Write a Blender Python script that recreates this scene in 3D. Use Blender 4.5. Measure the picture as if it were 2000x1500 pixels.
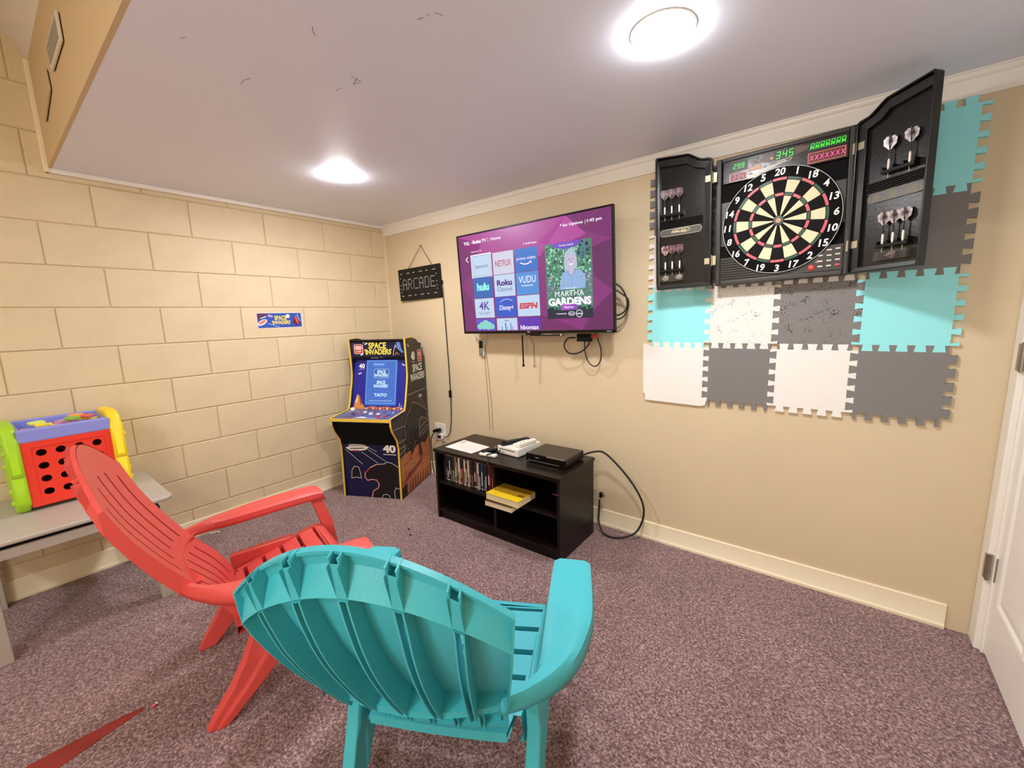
import bpy, bmesh, math, random
from mathutils import Vector, Matrix
random.seed(7)
for o in list(bpy.data.objects):
    bpy.data.objects.remove(o)
SC = bpy.context.scene
COL = SC.collection
PI = math.pi

# ------------------------------------------------------------------ camera
cam_data = bpy.data.cameras.new('camera')
cam = bpy.data.objects.new('camera', cam_data)
COL.objects.link(cam)
cam_data.sensor_fit = 'HORIZONTAL'
cam_data.sensor_width = 36.0
cam_data.lens = 812.76 / 2000 * 36.0
cam_data.clip_start = 0.02
cam_data.clip_end = 60
RIGHT = Vector((0.7889, 0.6138, -0.0301)).normalized()
FWD = Vector((-0.6101, 0.7764, -0.1581)).normalized()
RIGHT = (RIGHT - FWD * RIGHT.dot(FWD)).normalized()
UP = RIGHT.cross(FWD).normalized()
mw = Matrix.Identity(4)
for i in range(3):
    mw[i][0], mw[i][1], mw[i][2] = RIGHT[i], UP[i], -FWD[i]
mw[0][3], mw[1][3], mw[2][3] = 3.0457, -2.2151, 1.2773
cam.matrix_world = mw
SC.camera = cam

# ------------------------------------------------------------------ world, exposure
SC.view_settings.view_transform = 'Standard'
SC.view_settings.look = 'None'
SC.view_settings.exposure = 0.2
SC.view_settings.gamma = 1.0
SC.view_settings.use_curve_mapping = False
world = bpy.data.worlds.new('world')
SC.world = world
world.use_nodes = True
world.node_tree.nodes['Background'].inputs[0].default_value = (1.0, 0.93, 0.84, 1)
world.node_tree.nodes['Background'].inputs[1].default_value = 0.35
LAMP = 235.0          # emission of the ceiling lamp lenses
ROOM_LAMPS = 25.0     # watts of each lamp in the taller part of the room, behind the camera

def room_lamp(x, y, z, power, size, color=(0.98, 0.98, 1.0)):
    d = bpy.data.lights.new('room_lamp', 'AREA')
    d.shape = 'DISK'
    d.size = size
    d.energy = power
    d.color = color
    o = bpy.data.objects.new('room_lamp', d)
    o.location = (x, y, z)
    COL.objects.link(o)
room_lamp(2.95, -3.85, 2.56, ROOM_LAMPS, 0.16)
room_lamp(0.9, -3.85, 2.56, ROOM_LAMPS * 0.6, 0.3)
sl = bpy.data.lights.new('fill_light', 'POINT')      # unseen soft fill added behind the camera to lift the low ceiling
sl.energy, sl.color, sl.shadow_soft_size = 36.0, (1.0, 0.97, 0.94), 0.3
slo = bpy.data.objects.new('fill_light', sl)
slo.location = (2.9, -3.5, 1.3)
COL.objects.link(slo)

# ------------------------------------------------------------------ materials
def lin(h):
    h = h.lstrip('#')
    out = []
    for i in (0, 2, 4):
        c = int(h[i:i + 2], 16) / 255
        out.append(c / 12.92 if c <= 0.04045 else ((c + 0.055) / 1.055) ** 2.4)
    return (*out, 1)

MATS = {}
def mat(name, hexc, rough=0.5, metal=0.0, noise=0.0, nscale=20, bump=0.0, bscale=200, coat=0.0, spec=None, emit=0.0, alpha=None, hex2=None):
    if name in MATS:
        return MATS[name]
    m = bpy.data.materials.new(name)
    m.use_nodes = True
    nt = m.node_tree
    b = nt.nodes['Principled BSDF']
    b.inputs['Base Color'].default_value = lin(hexc)
    b.inputs['Roughness'].default_value = rough
    b.inputs['Metallic'].default_value = metal
    if coat:
        b.inputs['Coat Weight'].default_value = coat
        b.inputs['Coat Roughness'].default_value = 0.15
    if spec is not None:
        b.inputs['Specular IOR Level'].default_value = spec
    tc = None
    if noise or bump:
        tc = nt.nodes.new('ShaderNodeTexCoord')
    if noise:
        n = nt.nodes.new('ShaderNodeTexNoise')
        n.inputs['Scale'].default_value = nscale
        n.inputs['Detail'].default_value = 5
        nt.links.new(tc.outputs['Object'], n.inputs['Vector'])
        mix = nt.nodes.new('ShaderNodeMix')
        mix.data_type = 'RGBA'
        c = lin(hexc)
        d = lin(hex2) if hex2 else tuple(x * (1 - noise) for x in c[:3]) + (1,)
        mix.inputs['A'].default_value = c
        mix.inputs['B'].default_value = d
        ramp = nt.nodes.new('ShaderNodeValToRGB')
        ramp.color_ramp.elements[0].position = 0.35
        ramp.color_ramp.elements[1].position = 0.65
        nt.links.new(n.outputs['Fac'], ramp.inputs['Fac'])
        nt.links.new(ramp.outputs['Color'], mix.inputs['Factor'])
        nt.links.new(mix.outputs['Result'], b.inputs['Base Color'])
    if bump:
        n2 = nt.nodes.new('ShaderNodeTexNoise')
        n2.inputs['Scale'].default_value = bscale
        n2.inputs['Detail'].default_value = 4
        nt.links.new(tc.outputs['Object'], n2.inputs['Vector'])
        bp = nt.nodes.new('ShaderNodeBump')
        bp.inputs['Strength'].default_value = bump
        bp.inputs['Distance'].default_value = 0.004
        nt.links.new(n2.outputs['Fac'], bp.inputs['Height'])
        nt.links.new(bp.outputs['Normal'], b.inputs['Normal'])
    if emit:
        b.inputs['Emission Color'].default_value = lin(hexc)
        b.inputs['Emission Strength'].default_value = emit
    MATS[name] = m
    return m

def emis(hexc, s=1.0):
    """colour shown by a lit screen or LED"""
    k = 'lit_' + hexc + '_%g' % s
    if k in MATS:
        return MATS[k]
    m = bpy.data.materials.new(k)
    m.use_nodes = True
    b = m.node_tree.nodes['Principled BSDF']
    b.inputs['Base Color'].default_value = (0.01, 0.01, 0.01, 1)
    b.inputs['Roughness'].default_value = 0.35
    b.inputs['Emission Color'].default_value = lin(hexc)
    b.inputs['Emission Strength'].default_value = s
    MATS[k] = m
    return m

def ink(hexc, rough=0.4):
    return mat('print_' + hexc, hexc, rough)

def carpet_mat():
    m = bpy.data.materials.new('mauve_carpet')
    m.use_nodes = True
    nt = m.node_tree
    b = nt.nodes['Principled BSDF']
    b.inputs['Roughness'].default_value = 0.95
    b.inputs['Specular IOR Level'].default_value = 0.1
    b.inputs['Sheen Weight'].default_value = 0.25
    tc = nt.nodes.new('ShaderNodeTexCoord')
    warp = nt.nodes.new('ShaderNodeTexNoise')
    warp.inputs['Scale'].default_value = 60
    nt.links.new(tc.outputs['Object'], warp.inputs['Vector'])
    addv = nt.nodes.new('ShaderNodeVectorMath')
    addv.operation = 'MULTIPLY_ADD'
    addv.inputs[1].default_value = (0.012, 0.012, 0.012)
    nt.links.new(warp.outputs['Color'], addv.inputs[0])
    nt.links.new(tc.outputs['Object'], addv.inputs[2])
    n1 = nt.nodes.new('ShaderNodeTexNoise')
    n1.inputs['Scale'].default_value = 125
    n1.inputs['Detail'].default_value = 3
    n1.inputs['Roughness'].default_value = 0.65
    nt.links.new(addv.outputs[0], n1.inputs['Vector'])
    r = nt.nodes.new('ShaderNodeValToRGB')
    e = r.color_ramp.elements
    e[0].position, e[0].color = 0.33, lin('#523b3d')
    e[1].position, e[1].color = 0.68, lin('#c9aba7')
    k = e.new(0.5)
    k.color = lin('#8b6c6c')
    nt.links.new(n1.outputs['Fac'], r.inputs['Fac'])
    n2 = nt.nodes.new('ShaderNodeTexNoise')
    n2.inputs['Scale'].default_value = 3.0
    n2.inputs['Detail'].default_value = 4
    nt.links.new(tc.outputs['Object'], n2.inputs['Vector'])
    r2 = nt.nodes.new('ShaderNodeValToRGB')
    r2.color_ramp.elements[0].position, r2.color_ramp.elements[0].color = 0.3, (0.84, 0.84, 0.84, 1)
    r2.color_ramp.elements[1].position, r2.color_ramp.elements[1].color = 0.7, (1, 1, 1, 1)
    nt.links.new(n2.outputs['Fac'], r2.inputs['Fac'])
    mix = nt.nodes.new('ShaderNodeMix')
    mix.data_type = 'RGBA'
    mix.blend_type = 'MULTIPLY'
    mix.inputs['Factor'].default_value = 1
    nt.links.new(r.outputs['Color'], mix.inputs['A'])
    nt.links.new(r2.outputs['Color'], mix.inputs['B'])
    nt.links.new(mix.outputs['Result'], b.inputs['Base Color'])
    bp = nt.nodes.new('ShaderNodeBump')
    bp.inputs['Strength'].default_value = 0.9
    bp.inputs['Distance'].default_value = 0.006
    nt.links.new(n1.outputs['Fac'], bp.inputs['Height'])
    nt.links.new(bp.outputs['Normal'], b.inputs['Normal'])
    return m

M_BLOCK = mat('tan_block_paint', '#dfcba6', 0.55, noise=0.05, nscale=9, bump=0.35, bscale=110)
M_MORTAR = mat('tan_mortar_paint', '#cfb990', 0.65, bump=0.4, bscale=80)
M_TAN = mat('tan_wall_paint', '#d9c6a3', 0.6, noise=0.03, nscale=3, bump=0.12, bscale=240)
M_SOFFIT = mat('soffit_paint', '#d2b88e', 0.6, bump=0.15, bscale=200)
M_CEIL = mat('ceiling_paint', '#eef0ff', 0.5, bump=0.06, bscale=160)
M_POPCORN = mat('textured_ceiling', '#e6dfd4', 0.9, bump=1.0, bscale=140)
M_CREAM = mat('cream_trim_paint', '#f3e6c6', 0.45)
M_WHITE = mat('white_trim_paint', '#f1ebe0', 0.4)
M_DOOR = mat('white_door_paint', '#f3eee8', 0.4)
M_CARPET = carpet_mat()
M_TEAL = mat('teal_plastic', '#44b7c4', 0.42, bump=0.12, bscale=420)
M_RED = mat('red_plastic', '#d94f49', 0.42, bump=0.12, bscale=420)
M_BLACK = mat('black_plastic', '#0a0a0b', 0.35, spec=0.3)
M_BLACKMATTE = mat('matte_black', '#050505', 0.8, spec=0.2)
M_ESPRESSO = mat('espresso_laminate', '#0e0806', 0.3, noise=0.35, nscale=14, hex2='#160c08', spec=0.3)
M_STEEL = mat('brushed_steel', '#a59d90', 0.35, metal=1.0)
M_BRASS = mat('brass_plate', '#b5aa8c', 0.4, metal=0.6)
M_CORD = mat('black_cord', '#0d0c0c', 0.5)
M_GREYTABLE = mat('grey_table_paint', '#b7afa4', 0.45, noise=0.05, nscale=8)
M_SILVER = mat('silver_metal', '#d8d4ce', 0.25, metal=0.9)

# ------------------------------------------------------------------ object helpers
def tag(o, label=None, cat=None, group=None, kind=None):
    if label: o['label'] = label
    if cat: o['category'] = cat
    if group: o['group'] = group
    if kind: o['kind'] = kind
    return o

def thing(name, label, cat, loc=(0, 0, 0), rot=(0, 0, 0), group=None, matrix=None):
    o = bpy.data.objects.new(name, None)
    o.empty_display_size = 0.05
    COL.objects.link(o)
    if matrix is not None:
        o.matrix_world = matrix
    else:
        o.location = loc
        o.rotation_euler = rot
    return tag(o, label, cat, group)

class MB:
    """collects geometry into one mesh"""
    def __init__(self):
        self.v, self.f, self.mi, self.ms = [], [], [], []
    def _m(self, m):
        if m is None:
            return 0
        if m not in self.ms:
            self.ms.append(m)
        return self.ms.index(m)
    def add(self, verts, faces, m=None):
        k = len(self.v)
        i = self._m(m)
        self.v += [tuple(p) for p in verts]
        for f in faces:
            self.f.append([k + j for j in f])
            self.mi.append(i)
        return self
    def box(self, a, b, m=None, mtx=None):
        x0, y0, z0 = [min(a[i], b[i]) for i in range(3)]
        x1, y1, z1 = [max(a[i], b[i]) for i in range(3)]
        vs = [(x0, y0, z0), (x1, y0, z0), (x1, y1, z0), (x0, y1, z0), (x0, y0, z1), (x1, y0, z1), (x1, y1, z1), (x0, y1, z1)]
        if mtx: vs = [tuple(mtx @ Vector(p)) for p in vs]
        return self.add(vs, [(0, 3, 2, 1), (4, 5, 6, 7), (0, 1, 5, 4), (1, 2, 6, 5), (2, 3, 7, 6), (3, 0, 4, 7)], m)
    def prism(self, pts, a, b, axis='x', m=None):
        """polygon pts (2-D) extruded along axis from a to b. axis x: pts=(y,z); y: pts=(x,z); z: pts=(x,y)"""
        n = len(pts)
        def P(p, t):
            return {'x': (t, p[0], p[1]), 'y': (p[0], t, p[1]), 'z': (p[0], p[1], t)}[axis]
        vs = [P(p, a) for p in pts] + [P(p, b) for p in pts]
        fs = [tuple(range(n))[::-1], tuple(range(n, 2 * n))]
        fs += [(i, (i + 1) % n, n + (i + 1) % n, n + i) for i in range(n)]
        return self.add(vs, fs, m)
    def tube(self, path, r, n=8, m=None, cap=True):
        path = [Vector(p) for p in path]
        vs, fs = [], []
        up = Vector((0, 0, 1))
        prev = None
        for i, p in enumerate(path):
            t = (path[min(i + 1, len(path) - 1)] - path[max(i - 1, 0)]).normalized()
            if prev is None:
                a = t.cross(up)
                if a.length < 1e-3: a = t.cross(Vector((1, 0, 0)))
                a.normalize()
            else:
                a = prev - t * prev.dot(t)
                a.normalize()
            prev = a
            b = t.cross(a)
            rr = r[i] if isinstance(r, (list, tuple)) else r
            for k in range(n):
                an = 2 * PI * k / n
                vs.append(tuple(p + a * rr * math.cos(an) + b * rr * math.sin(an)))
        for i in range(len(path) - 1):
            for k in range(n):
                fs.append((i * n + k, i * n + (k + 1) % n, (i + 1) * n + (k + 1) % n, (i + 1) * n + k))
        if cap:
            fs.append(tuple(range(n))[::-1])
            fs.append(tuple((len(path) - 1) * n + k for k in range(n)))
        return self.add(vs, fs, m)
    def lathe(self, prof, n=32, m=None, axis='z', c=(0, 0, 0)):
        """prof: (r, h)"""
        vs, fs = [], []
        for r, h in prof:
            for k in range(n):
                an = 2 * PI * k / n
                a, b = r * math.cos(an), r * math.sin(an)
                p = {'z': (a, b, h), 'y': (a, h, b), 'x': (h, a, b)}[axis]
                vs.append((p[0] + c[0], p[1] + c[1], p[2] + c[2]))
        for i in range(len(prof) - 1):
            for k in range(n):
                fs.append((i * n + k, i * n + (k + 1) % n, (i + 1) * n + (k + 1) % n, (i + 1) * n + k))
        if prof[0][0] > 1e-6: fs.append(tuple(range(n))[::-1])
        if prof[-1][0] > 1e-6: fs.append(tuple((len(prof) - 1) * n + k for k in range(n)))
        return self.add(vs, fs, m)
    def grid(self, fn, us, vs_, m=None, skip=None):
        k = len(us)
        P = [fn(u, v) for v in vs_ for u in us]
        fs = []
        for j in range(len(vs_) - 1):
            for i in range(k - 1):
                if skip and skip(0.5 * (us[i] + us[i + 1]), 0.5 * (vs_[j] + vs_[j + 1])):
                    continue
                fs.append((j * k + i, j * k + i + 1, (j + 1) * k + i + 1, (j + 1) * k + i))
        return self.add(P, fs, m)
    def build(self, name, m=None, parent=None, bevel=0, seg=2, smooth=None, solid=0, offset=-1, weld=False, matrix=None, fixn=True):
        me = bpy.data.meshes.new(name)
        me.from_pydata(self.v, [], self.f)
        ms = self.ms if self.ms else [m]
        if m is not None and self.ms and None not in ms:
            pass
        for q in ms: me.materials.append(q)
        if self.ms:
            for p, i in zip(me.polygons, self.mi): p.material_index = i
        if weld or fixn:
            bm = bmesh.new()
            bm.from_mesh(me)
            if weld: bmesh.ops.remove_doubles(bm, verts=bm.verts, dist=1e-5)
            if fixn: bmesh.ops.recalc_face_normals(bm, faces=bm.faces)
            bm.to_mesh(me)
            bm.free()
        o = bpy.data.objects.new(name, me)
        COL.objects.link(o)
        if parent is not None: o.parent = parent
        if matrix is not None: o.matrix_local = matrix
        if solid:
            s = o.modifiers.new('s', 'SOLIDIFY')
            s.thickness = solid
            s.offset = offset
        if bevel:
            bv = o.modifiers.new('b', 'BEVEL')
            bv.width = bevel
            bv.segments = seg
            bv.limit_method = 'ANGLE'
            bv.angle_limit = math.radians(35)
            bv.harden_normals = False
        if smooth is not None:
            for p in me.polygons: p.use_smooth = True
            try:
                me.set_sharp_from_angle(angle=math.radians(smooth))
            except Exception:
                pass
        return o

def structure(o):
    o['kind'] = 'structure'
    return o

_TXT = {}
def text_mesh(s, bold=0.0):
    k = (s, bold)
    if k not in _TXT:
        cu = bpy.data.curves.new('t', 'FONT')
        cu.body = s
        cu.offset = bold
        cu.resolution_u = 3
        ob = bpy.data.objects.new('t', cu)
        me = ob.to_mesh()
        vs = [tuple(v.co) for v in me.vertices]
        fs = [tuple(p.vertices) for p in me.polygons]
        ob.to_mesh_clear()
        bpy.data.objects.remove(ob)
        bpy.data.curves.remove(cu)
        _TXT[k] = (vs, fs)
    return _TXT[k]

class Art(MB):
    """flat print or screen picture: layers of flat shapes in a local x-z plane, facing -y"""
    def __init__(self, dz=0.0003):
        super().__init__()
        self.z, self.dz = 0.0, dz
    def up(self):
        self.z += self.dz
        return self
    def poly(self, pts, m):
        return self.add([(p[0], -self.z, p[1]) for p in pts], [tuple(range(len(pts)))], m)
    def rect(self, x0, y0, x1, y1, m):
        return self.poly([(x0, y0), (x1, y0), (x1, y1), (x0, y1)], m)
    def rrect(self, x0, y0, x1, y1, r, m, n=4):
        pts = []
        for cx, cy, a0 in ((x1 - r, y1 - r, 0), (x0 + r, y1 - r, 90), (x0 + r, y0 + r, 180), (x1 - r, y0 + r, 270)):
            for k in range(n + 1):
                a = math.radians(a0 + 90 * k / n)
                pts.append((cx + r * math.cos(a), cy + r * math.sin(a)))
        return self.poly(pts, m)
    def ell(self, cx, cy, rx, ry, m, n=20, rot=0):
        c, s = math.cos(rot), math.sin(rot)
        return self.poly([(cx + rx * math.cos(2 * PI * k / n) * c - ry * math.sin(2 * PI * k / n) * s,
                           cy + rx * math.cos(2 * PI * k / n) * s + ry * math.sin(2 * PI * k / n) * c) for k in range(n)], m)
    def line(self, pts, w, m, closed=False):
        pts = [Vector(p) for p in pts]
        if closed: pts = pts + [pts[0]]
        for a, b in zip(pts, pts[1:]):
            d = b - a
            if d.length < 1e-6: continue
            d.normalize()
            n = Vector((-d.y, d.x)) * w / 2
            e = d * w * 0.35
            self.poly([a - e - n, b + e - n, b + e + n, a - e + n], m)
        return self
    def frame(self, x0, y0, x1, y1, w, m):
        return self.line([(x0, y0), (x1, y0), (x1, y1), (x0, y1)], w, m, True)
    def text(self, s, cx, cy, w, h, m, bold=0.0, shear=0.0, rot=0.0, warp=None):
        vs, fs = text_mesh(s, bold)
        if not vs: return self
        x0, x1 = min(v[0] for v in vs), max(v[0] for v in vs)
        y0, y1 = min(v[1] for v in vs), max(v[1] for v in vs)
        if h is None: h = w * (y1 - y0) / (x1 - x0)
        if w is None: w = h * (x1 - x0) / (y1 - y0)
        c, sn = math.cos(rot), math.sin(rot)
        out = []
        for v in vs:
            a = (v[0] - x0) / (x1 - x0) - 0.5
            b = (v[1] - y0) / (y1 - y0) - 0.5
            if warp: a, b = warp(a, b)
            X = a * w + shear * b * h
            Y = b * h
            out.append((cx + X * c - Y * sn, -self.z, cy + X * sn + Y * c))
        return self.add(out, fs, m)
    def build(self, name, parent=None, matrix=None):
        return super().build(name, None, parent, matrix=matrix, fixn=False)

def frame_matrix(origin, ex, ez):
    ex, ez = Vector(ex).normalized(), Vector(ez).normalized()
    ey = ez.cross(ex).normalized()
    ez = ex.cross(ey)
    m = Matrix.Identity(4)
    for i in range(3):
        m[i][0], m[i][1], m[i][2], m[i][3] = ex[i], ey[i], ez[i], origin[i]
    return m

def spline(pts, n):
    """Catmull-Rom through pts, n samples per span"""
    P = [Vector(p) for p in pts]
    out = []
    for i in range(len(P) - 1):
        p0, p1, p2, p3 = P[max(i - 1, 0)], P[i], P[i + 1], P[min(i + 2, len(P) - 1)]
        for k in range(n):
            t = k / n
            out.append(0.5 * ((2 * p1) + (p2 - p0) * t + (2 * p0 - 5 * p1 + 4 * p2 - p3) * t * t + (3 * p1 - p0 - 3 * p2 + p3) * t ** 3))
    out.append(P[-1])
    return out

def interp(tab, x):
    if x <= tab[0][0]: return tab[0][1]
    for (a, b), (c, d) in zip(tab, tab[1:]):
        if x <= c: return b + (d - b) * (x - a) / (c - a)
    return tab[-1][1]

# ================================================================== ROOM SHELL
XR, YS, ZC, ZU, YB = 3.56, -1.885, 2.048, 2.603, -5.0
floor = structure(MB().box((-0.3, YB, -0.06), (XR + 0.2, 0.15, 0)).build('floor', M_CARPET))

# block wall: mortar slab with every block a part of its own
wl = structure(MB().box((-0.25, YB, 0), (-0.005, 0.15, ZU + 0.1)).build('wall_left', M_MORTAR))
_bm = {}
def block_mesh(L, Hh):
    k = (round(L, 4), round(Hh, 4))
    if k not in _bm:
        c, d = 0.0035, 0.005
        vs = [(-d, 0, 0), (-d, L, 0), (-d, L, Hh), (-d, 0, Hh), (-0.002, 0, 0), (-0.002, L, 0), (-0.002, L, Hh), (-0.002, 0, Hh),
              (0, c, c), (0, L - c, c), (0, L - c, Hh - c), (0, c, Hh - c)]
        fs = [(8, 9, 10, 11)]
        for i in range(4):
            j = (i + 1) % 4
            fs += [(i, j, 4 + j, 4 + i), (4 + i, 4 + j, 8 + j, 8 + i)]
        me = bpy.data.meshes.new('concrete_block')
        me.from_pydata(vs, [], fs)
        bm = bmesh.new(); bm.from_mesh(me); bmesh.ops.recalc_face_normals(bm, faces=bm.faces); bm.to_mesh(me); bm.free()
        me.materials.append(M_BLOCK)
        _bm[k] = me
    return _bm[k]
J = 0.0027
for n in range(-2, 12):
    z1 = 0.1724 + (10 - n) * 0.2032
    z0 = z1 - 0.2032
    if z0 >= ZU or z1 <= 0: continue
    a, b = max(z0 + J, 0.001), min(z1 - J, ZU + 0.05)
    off = 0.1255 + (0.2032 if n % 2 == 0 else 0)
    ends = [0.0] + [off + k * 0.4064 for k in range(0, 9)]
    if n % 2 == 0: ends = [0.0] + [off - 0.4064 + k * 0.4064 for k in range(1, 10)]
    for e0, e1 in zip(ends, ends[1:]):
        if e1 - e0 < 0.02 or e0 > 3.4: continue
        if z0 > ZC and e1 < 1.88: continue
        o = bpy.data.objects.new('concrete_block', block_mesh(e1 - e0 - 2 * J if e0 > 0 else e1 - J, b - a))
        COL.objects.link(o)
        o.parent = wl
        o.location = (random.uniform(-0.0008, 0.0008), -(e1 - J), a)

wb = structure(MB().box((-0.005, 0, 0), (XR + 0.2, 0.15, ZU + 0.1)).build('wall_back', M_TAN))
wr = structure(MB().box((XR, YB, 0), (XR + 0.2, 0.0, ZU + 0.1)).build('wall_right', M_TAN))
wf = structure(MB().box((-0.3, YB - 0.15, 0), (XR + 0.2, YB, ZU + 0.1)).build('wall_front', M_TAN))

# lowered ceiling over the TV end, and the taller textured ceiling with its curved corner
cl = structure(MB().box((-0.005, YS, ZC), (XR + 0.2, 0.15, ZC + 0.02)).build('ceiling', M_CEIL))
so = structure(MB().box((-0.005, YS, ZC + 0.004), (XR + 0.2, YS + 0.05, ZU)).box((-0.005, YS - 0.001, ZC - 0.0005), (XR + 0.2, YS + 0.012, ZC + 0.02)).build('wall_soffit', M_SOFFIT))
prof = [(YS - 0.001, ZU - 0.095)]
for k in range(9):
    a = math.radians(90 * k / 8)
    prof.append((YS - 0.001 - 0.095 * (1 - math.cos(a)), ZU - 0.095 + 0.095 * math.sin(a)))
prof += [(YB, ZU), (YB, ZU + 0.03), (YS + 0.05, ZU + 0.03), (YS + 0.05, ZU - 0.095)]
structure(MB().prism(prof, -0.005, XR + 0.2, 'x').build('ceiling_upper', M_POPCORN, smooth=30))

# crown moulding on the TV wall
cp = [(0.0, 1.973), (-0.007, 1.973), (-0.009, 1.979), (-0.012, 1.987), (-0.019, 2.005), (-0.026, 2.018), (-0.027, 2.023), (-0.031, 2.026), (-0.036, 2.034), (-0.037, 2.041), (-0.041, 2.044), (-0.041, ZC), (0.0, ZC)]
structure(MB().prism(cp, 0.0, XR, 'x').build('trim_1', M_WHITE, smooth=25))
# flat strip where the lowered ceiling meets the block wall, and the strip up the soffit
structure(MB().box((0.0, YS - 0.012, 2.026), (0.02, -0.02, ZC + 0.0)).build('trim_2', M_WHITE, bevel=0.003))
structure(MB().box((0.0, YS - 0.016, 2.026), (0.028, YS + 0.002, 2.508)).build('trim_3', M_CREAM, bevel=0.003))
# corner bead between block wall and TV wall
structure(MB().prism([(0.0, 0.0), (0.0, -0.014), (0.004, -0.013), (0.012, -0.006), (0.014, 0.0)], 0.0, 1.972, 'z').build('trim_4', M_TAN, smooth=40))

def baseboard(name, a, b, along):
    p = [(0, 0), (0.014, 0), (0.0145, 0.012), (0.0105, 0.018), (0.0085, 0.022), (0.0085, 0.0985), (0.006, 0.1025), (0, 0.1025)]
    if along == 'y':
        return structure(MB().prism([(x, z) for x, z in p], a, b, 'y').build(name, M_CREAM, smooth=30))
    return structure(MB().prism([(-x, z) for x, z in p], a, b, 'x').build(name, M_CREAM, smooth=30))
baseboard('baseboard_left', YB, -0.014, 'y')
baseboard('baseboard_back', 0.0, 3.463, 'x')

# scuff marks on the lowered ceiling (pencil-like scratches, part of the ceiling)
M_SCUFF = mat('scuff_grey', '#948c92', 0.7)
def scuff(pts):
    mb = MB()
    Q = [Vector((p[0], p[1], ZC - 0.0006)) for p in pts]
    for a, b in zip(Q, Q[1:]):
        d = (b - a).normalized(); n = Vector((-d.y, d.x, 0)) * 0.0010
        mb.add([a - n, a + n, b + n, b - n], [(0, 1, 2, 3)])
    mb.build('scuff_mark', M_SCUFF, cl, fixn=False)

# ------------------------------------------------------------------ door on the right
casing = MB().box((3.530, -0.082, 0), (3.56, -0.004, 2.04)).box((3.545, -0.10, 0), (3.57, -0.078, 2.04))
structure(casing.build('trim_5', M_WHITE, bevel=0.004))
DX = 3.552
door = structure(MB().box((DX, -0.935, 0.012), (DX + 0.035, -0.088, 2.035)).build('door_1', M_DOOR, bevel=0.003))
def panel(y0, y1, z0, z1):
    mb = MB()
    w, d = 0.028, 0.009
    # raised moulding ring around a slightly raised field
    ring = [(-y0, z0), (-y1, z0), (-y1, z1), (-y0, z1)]
    Y0, Y1 = -y0, -y1
    vs, fs = [], []
    for k, (ins, dx) in enumerate(((0, 0), (0.007, -0.007), (0.018, -0.006), (w, 0.0), (w + 0.03, -0.005))):
        for (yy, zz) in ((Y0 - ins, z0 + ins), (Y1 + ins, z0 + ins), (Y1 + ins, z1 - ins), (Y0 - ins, z1 - ins)):
            vs.append((DX - 0.0005 + dx, yy, zz))
    for k in range(4):
        for i in range(4):
            j = (i + 1) % 4
            fs.append((k * 4 + i, k * 4 + j, k * 4 + 4 + j, k * 4 + 4 + i))
    fs.append((16, 17, 18, 19))
    mb.add(vs, fs)
    mb.build('door_panel', M_DOOR, door)
for (y0, y1) in ((0.165, 0.46), (0.56, 0.855)):
    panel(y0, y1, 0.225, 0.86)
    panel(y0, y1, 1.0, 1.62)
    panel(y0, y1, 1.72, 1.93)
for zc in (0.335, 1.095, 1.84):
    h = MB().box((DX - 0.004, -0.105, zc - 0.045), (DX + 0.001, -0.083, zc + 0.045))
    h.box((3.5265, -0.083, zc - 0.045), (3.5305, -0.066, zc + 0.045))
    h.tube([(3.535, -0.0865, zc - 0.05), (3.535, -0.0865, zc + 0.05)], 0.0065, 10)
    for s in (-0.028, 0, 0.028):
        h.lathe([(0.0035, DX - 0.0052), (0.0035, DX - 0.0035)], 8, axis='x', c=(0, -0.096, zc + s))
    h.build('hinge', M_STEEL, door, smooth=40)

# ------------------------------------------------------------------ ceiling lights
M_LENS = bpy.data.materials.new('lamp_lens')
M_LENS.use_nodes = True
_b = M_LENS.node_tree.nodes['Principled BSDF']
_b.inputs['Base Color'].default_value = (0.9, 0.88, 0.82, 1)
_b.inputs['Emission Color'].default_value = (0.98, 0.98, 1.0, 1)
_b.inputs['Emission Strength'].default_value = LAMP
for x, y, lab in ((0.905, -0.902, 'round lit ceiling light near the block wall, the farther one'), (2.60, -0.925, 'round lit ceiling light at the top of the frame, the nearer one')):
    t = thing('ceiling_light', lab, 'ceiling light', (x, y, ZC), group='round lights in the lowered ceiling')
    MB().lathe([(0.084, 0), (0.0872, 0), (0.0868, -0.0025), (0.086, -0.003), (0.084, -0.003)], 48).build('trim_ring', M_WHITE, t, smooth=40)
    MB().lathe([(0.0845, -0.002), (0.0840, -0.0045), (0.078, -0.0085), (0.055, -0.013), (0.028, -0.0155), (0.0, -0.016)], 48).build('diffuser', M_LENS, t, smooth=60)
for s in ([(1.459, -1.569), (1.49, -1.573), (1.523, -1.563)], [(1.647, -1.35), (1.677, -1.349)], [(1.766, -1.365), (1.76, -1.325), (1.728, -1.333), (1.77, -1.345)],
          [(1.894, -1.553), (1.88, -1.545), (1.865, -1.53)], [(2.123, -1.392), (2.14, -1.386)], [(2.157, -1.392), (2.157, -1.382)], [(2.175, -1.381), (2.184, -1.359)], [(1.584, -1.759), (1.602, -1.752)]):
    scuff(s)

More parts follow.
